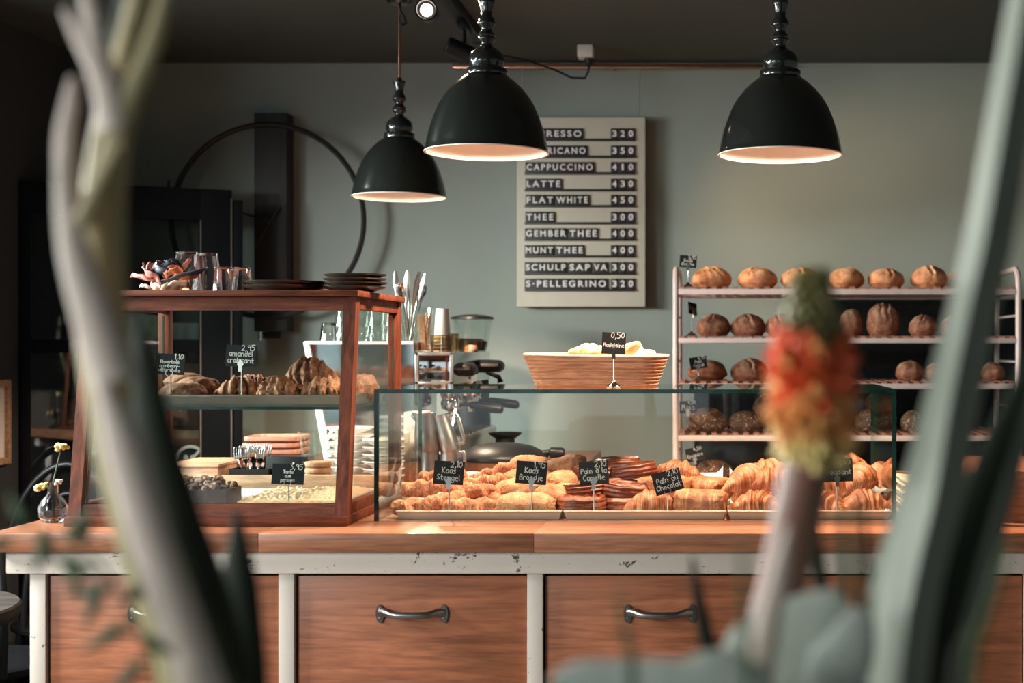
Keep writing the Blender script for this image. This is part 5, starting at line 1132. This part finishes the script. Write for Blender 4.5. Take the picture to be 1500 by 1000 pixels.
# ---------------------------------------------------------------- blurred plants in the foreground, growing from one planter
pz = 1.04
PX0, PX1, PY0, PY1 = -.55, .34, .50, 1.06
pl = thing('planter_trough', 'dark planter trough on legs holding the foreground plants', 'planter', (-.1, .78, 0))
for nm_, b_ in (('side', (-.45, .44, -.28, -.25)), ('side', (-.45, .44, .25, .28))): MB().box(b_[0], b_[1], b_[2], b_[3], .84, 1.05, .004).build(nm_, M['concrete'], pl)
for xa_ in (-.45, .41): MB().box(xa_, xa_+.03, -.25, .25, .84, 1.05, .004).build('end', M['concrete'], pl)
MB().box(-.42, .41, -.25, .25, .84, .86).build('bottom', M['concrete'], pl)
MB().box(-.42, .41, -.25, .25, .86, pz-.03, .004).build('soil', M['soil'], pl)
for xa_ in (-.42, .36):
    for ya in (-.25, .2): MB().box(xa_, xa_+.05, ya, ya+.05, 0, .84).build('leg', M['dark_wood'], pl)
ps_ = pz-.035
def path(pts, Y, root=None):       # pixel path at depth Y, continued down to the soil
    out = [W(a, b_, Y+(c[0] if c else 0)) for a, b_, *c in pts]
    if root is not None: out = [Vector((root[0], root[1], ps_))]+out
    return out
def smooth(pts, rad, n=5):
    P, Q = [], []
    m = len(pts)
    for i in range(m-1):
        p0, p1, p2, p3 = pts[max(i-1, 0)], pts[i], pts[i+1], pts[min(i+2, m-1)]
        for j in range(n):
            t = j/n
            P.append(.5*((2*p1)+(p2-p0)*t+(2*p0-5*p1+4*p2-p3)*t*t+(3*p1-p0-3*p2+p3)*t**3))
            Q.append(tuple(a+(b_-a)*t for a, b_ in zip(rad[i], rad[i+1])))
    P.append(pts[-1]); Q.append(rad[-1]); return P, Q
def blade(name, pts, wpx, Y, mat, parent, thick=.3, root=None, n=14, base=None):
    P = path(pts, Y, root); rad = [(w_*Y/F/2, max(.0006, w_*Y/F/2*thick)) for w_ in wpx]
    if root is not None: rad = [rad[0]]+rad
    if base is not None: P = [p-Vector(base) for p in P]
    P, Q = smooth(P, rad)
    return MB().tube(P, Q, n, up=(0, 1, 0)).build(name, mat, parent, ang=80)
def plant(name, label, cat, root): return thing(name, label, cat, (root[0], root[1], ps_))
# tall sheathed flower stalk at the left
Y1_ = .74; r1 = (W(300, 1000, Y1_).x+.012, Y1_)
fs = plant('flower_stalk', 'thick blurred pinkish flower stalk with sheathing leaves at the left', 'plant', r1); b1 = fs.location
blade('stem', [(284, 1000), (246, 880), (214, 780), (186, 680), (168, 590), (152, 500), (148, 420), (150, 340), (156, 250), (172, 150), (200, 40), (216, -40)], [96, 92, 86, 82, 78, 74, 70, 64, 58, 52, 46, 40], Y1_, M['stalk'], fs, .9, r1, 18, b1)
for pts, wd_, dy in (([(170, 190), (158, 130), (146, 100), (120, 55), (93, 12)], [52, 46, 38, 28, 8], -.02), ([(120, 330), (100, 270), (96, 200), (103, 150), (106, 112)], [36, 34, 30, 24, 8], -.015), ([(168, 560), (140, 470), (112, 380), (98, 300), (90, 230)], [70, 62, 48, 34, 14], -.03),
        ([(140, 290), (160, 240), (185, 160), (225, 60), (246, -30)], [40, 38, 36, 30, 14], -.02), ([(118, 330), (140, 280), (166, 230), (182, 205)], [30, 26, 18, 5], -.035), ([(150, 120), (140, 60), (135, 20), (120, -30)], [40, 36, 30, 16], -.02), ([(300, 1020), (256, 890), (215, 770), (180, 650), (150, 560)], [70, 66, 62, 54, 20], -.035)):
    blade('bract', [(a, c, dy) for a, c in pts], wd_, Y1_, M['stalk'] if pts[-1][0] > 170 else M['bract'], fs, .45, None, 14, b1)
for pts, wd_, dy in (([(330, 1000), (280, 850), (248, 740), (226, 640), (212, 540), (204, 452)], [90, 92, 84, 66, 42, 8], -.01), ([(336, 1010), (290, 860), (248, 740), (205, 620), (152, 500), (138, 420), (148, 300), (160, 200), (180, 90), (206, -40)], [86, 90, 82, 78, 56, 52, 58, 60, 60, 58], .035)):
    blade('sheath_and_shade', [(a, c, dy) for a, c in pts], wd_, Y1_, M['darkleaf'], fs, .5, None, 14, b1)  # the second, long dark blade stands in for the stalk's shaded right side
dl = plant('leaf_blade', 'dark green pointed leaf blade beside the tall stalk at lower left', 'leaf', (W(352, 1000, .80).x, .80))
blade('blade', [(350, 1000), (350, 930), (350, 860), (349, 800), (347, 745)], [84, 74, 60, 34, 6], .80, M['darkleaf'], dl, .35, (W(352, 1000, .80).x, .80), 14, dl.location)
# sprig of small leaves at the lower left
Ys = .70; rs = (W(235, 1000, Ys).x, Ys)
sg2 = plant('leafy_sprig', 'blurred thin sprig of small green leaves in the lower left corner', 'plant', rs)
blade('stem', [(226, 1010), (205, 930), (170, 860), (120, 800), (60, 775), (0, 790)], [7, 7, 6, 6, 5, 4], Ys, M['grass'], sg2, 1, rs, 8, sg2.location)
rl = random.Random(11)
for px, py, a, L2 in ((20, 790, 200, 60), (40, 770, 120, 55), (70, 785, 250, 60), (95, 795, 60, 50), (100, 805, 280, 70), (120, 800, 80, 60), (150, 850, 250, 80), (165, 860, 190, 70), (180, 880, 30, 60), (195, 910, 210, 90), (205, 930, 330, 60), (140, 840, 160, 60), (214, 960, 230, 80), (55, 775, 300, 55)):
    ex, ey = px+L2*math.cos(R(a)), py-L2*math.sin(R(a)); mx, my = (px+ex)/2, (py+ey)/2
    blade('leaf', [(px, py), (px*.6+ex*.4, py*.6+ey*.4), (ex, ey)], [4, 24, 3], Ys+rl.uniform(-.015, .015), M['grass'], sg2, .25, None, 10, sg2.location)
# red hot poker
Yp = .78; rp = (W(1120, 1000, Yp).x-.004, Yp)
kp = plant('poker_flower', 'blurred red-hot poker flower with orange and yellow florets', 'flower', rp); bp_ = Vector(kp.location)
blade('stem', [(1108, 1000), (1124, 930), (1146, 850), (1166, 760), (1180, 690), (1188, 620), (1190, 520), (1186, 430)], [60, 68, 72, 76, 76, 66, 50, 30], Yp, M['poker_stem'], kp, .95, rp, 18, bp_)
def floret_mesh(mat, L2, r0, r1): return mesh_of(MB().tube([(0, 0, 0), (L2*.3, 0, .0), (L2*.75, 0, -.0008), (L2, 0, -.0022)], [r0*.6, r0, r1, r1*.85], 8), 'floret', mat)
FM = [floret_mesh(M['poker_yellow'], .019, .0022, .0033), floret_mesh(M['poker_orange'], .019, .0023, .0033), floret_mesh(M['poker_red'], .017, .0023, .0030), floret_mesh(M['poker_bud'], .012, .0018, .0022)]
rk2 = random.Random(4); NF = 98
stuffb = MB()
for k in range(250):
    t = (k+.5)/250; py = 665-t*275; c = W(1192-6*t, py, Yp)-bp_
    an = k*2.399963; half = (66 if t < .55 else 66-(t-.55)/.45*48)*(1-.12*(t < .06))*Yp/F
    L2 = max(.010, half*.72)*rk2.uniform(.8, 1.18)
    mi = 0 if t < .06+.16*rk2.random() else (1 if t < .22+.22*rk2.random() else (2 if t < .58+.12*rk2.random() else 3))
    if t > .22 and t < .62 and rk2.random() < .3: mi = rk2.choice((1, 2))
    pit = R(52-t*92+rk2.uniform(-12, 12))
    inner = half*.34
    pos = c+Vector((math.cos(an)*inner, math.sin(an)*inner, .008*math.sin(pit)))
    eu = Euler((0, pit, an)); s_ = L2/.019*(1.05 if mi < 3 else 1.35)
    front = math.sin(an) < .35
    if front and k % 2 == 0 and NF > 0:
        o = link('floret', FM[mi], kp, pos, eu); o.scale = (s_, max(1.15, s_), max(1.15, s_)); NF -= 1
    else:
        mt = Matrix.Translation(pos) @ eu.to_matrix().to_4x4() @ Matrix.Diagonal((s_, max(1.15, s_), max(1.15, s_), 1))
        me = FM[mi]; vs2 = [stuffb.bm.verts.new(mt @ v_.co) for v_ in me.vertices]
        for p_ in me.polygons: stuffb.f([vs2[i] for i in p_.vertices], None, mi)
so_ = stuffb.build('floret_mass', [M['poker_yellow'], M['poker_orange'], M['poker_red'], M['poker_bud']], kp, weld=False, ang=80); so_['kind'] = 'stuff'
# big folded grey-green leaf at the right
Yb = .72; rb = (W(1300, 1000, Yb).x-.006, Yb)
bl = plant('folded_leaf', 'huge blurred grey-green folded leaf crossing the right of the photo', 'leaf', rb); bb = Vector(bl.location)
def folded(pts, wl, wr, Y, mat, parent, base, root):
    P = path([(a, b_) for a, b_ in pts], Y, root); wl = [wl[0]]+wl; wr = [wr[0]]+wr; n = 8
    Ps, Ls = smooth(P, [(a*Y/F, b_*Y/F) for a, b_ in zip(wl, wr)], 6); mb = MB(); rows = []
    for i, (p, (a, b_)) in enumerate(zip(Ps, Ls)):
        t = (Ps[min(i+1, len(Ps)-1)]-Ps[max(i-1, 0)]).normalized(); sd = t.cross(Vector((0, 1, 0))).normalized()*1.0
        p = p-base; dl_ = Vector((0, .55*a, 0)); dr_ = Vector((0, 1.5*b_, 0)); th_ = .0022
        rows.append([mb.bm.verts.new(q) for q in (p, p-sd*a*.5+dl_*.35, p-sd*a+dl_, p-sd*a*.97+dl_+Vector((0, th_, 0)), p+Vector((0, th_*1.6, 0)), p+sd*b_*.97+dr_+Vector((0, th_, 0)), p+sd*b_+dr_, p+sd*b_*.5+dr_*.45)])
    for i in range(len(rows)-1):
        for k in range(8): mb.f((rows[i][k], rows[i][(k+1) % 8], rows[i+1][(k+1) % 8], rows[i+1][k]))
    mb.f(rows[0][::-1]); mb.f(rows[-1])
    return mb.build('blade', mat, parent, ang=70)
folded([(1318, 1000), (1338, 860), (1370, 720), (1392, 591), (1420, 450), (1446, 330), (1478, 140), (1506, -30)], [46, 46, 47, 48, 47, 48, 44, 40], [58, 52, 42, 32, 25, 24, 22, 20], Yb, M['leek'], bl, bb, rb)
for lab, pts, wd_, Y, mat in (('dark green strap leaf right of the huge folded leaf, tip at the frame edge', [(1345, 1000), (1375, 900), (1410, 790), (1450, 680), (1490, 580), (1530, 500)], [80, 74, 62, 48, 34, 20], .76, 'darkleaf'), ('green strap leaf lowest at the right behind the folded leaf', [(1380, 1000), (1400, 920), (1432, 820), (1462, 730), (1500, 620), (1530, 560)], [70, 66, 60, 46, 30, 14], .84, 'leek'),
        ('thin green blade rising left of the folded leaf base', [(1290, 1000), (1278, 900), (1270, 800), (1262, 700)], [15, 14, 10, 4], .8, 'darkleaf'), ('thin green blade nearest the flower stem, right side', [(1236, 1000), (1236, 900), (1233, 800), (1230, 715)], [14, 13, 10, 4], .82, 'grass'), ('thin green blade between the flower and the folded leaf', [(1262, 1000), (1258, 900), (1253, 800), (1250, 690)], [14, 13, 10, 4], .81, 'grass'),
        ('dark blade hugging the flower stem, crossing the counter edge', [(1215, 1000), (1205, 880), (1196, 800), (1188, 690)], [24, 24, 18, 8], .83, 'darkleaf'), ('dark pointed blade before the third drawer handle', [(1046, 1000), (1034, 930), (1022, 870), (1014, 815)], [26, 24, 18, 5], .86, 'darkleaf'), ('faint olive blade below the third drawer handle', [(926, 1000), (920, 950), (912, 900), (908, 860)], [14, 13, 10, 4], .62, 'grass'),
        ('faint olive blade left of the flower stem, tall', [(1094, 1000), (1092, 920), (1088, 850), (1086, 780)], [13, 13, 10, 5], .6, 'grass'), ('faint olive blade leaning right near the bottom right corner', [(1425, 1000), (1440, 920), (1460, 850), (1478, 790)], [18, 18, 14, 6], .56, 'grass')):
    rt = (W(pts[0][0], 1000, Y).x, Y); o = plant('leaf_blade', lab, 'leaf', rt)
    blade('blade', pts, wd_, Y, M[mat], o, .3, rt, 12, o.location)
rt = (W(1112, 1000, .70).x, .70); o = plant('leaf_blade', 'pale pink blade leaning against the lower left of the poker stem', 'leaf', rt)
blade('blade', [(1112, 1000), (1122, 930), (1140, 850), (1156, 770)], [40, 40, 30, 8], .70, M['bract'], o, .3, rt, 12, o.location)
for lab, pts, wd_, Y in (('broad pale glaucous leaf rising in front of the poker flower stem', [(1120, 1010), (1150, 960), (1190, 915), (1235, 872)], [150, 150, 110, 30], .74), ('broad pale glaucous leaf arching left along the bottom edge', [(1090, 1040), (1000, 1010), (920, 1000), (850, 992), (810, 1000)], [110, 90, 70, 50, 20], .68), ('pale glaucous leaf pointing up at the bottom, right of the poker stem', [(1225, 1010), (1240, 960), (1255, 920), (1262, 890)], [90, 86, 60, 20], .70)):
    rt = (W(pts[0][0], 1000, Y).x, Y); o = plant('glaucous_leaf', lab, 'leaf', rt)
    blade('blade', pts, wd_, Y, M['agave'], o, .18, rt, 16, o.location)
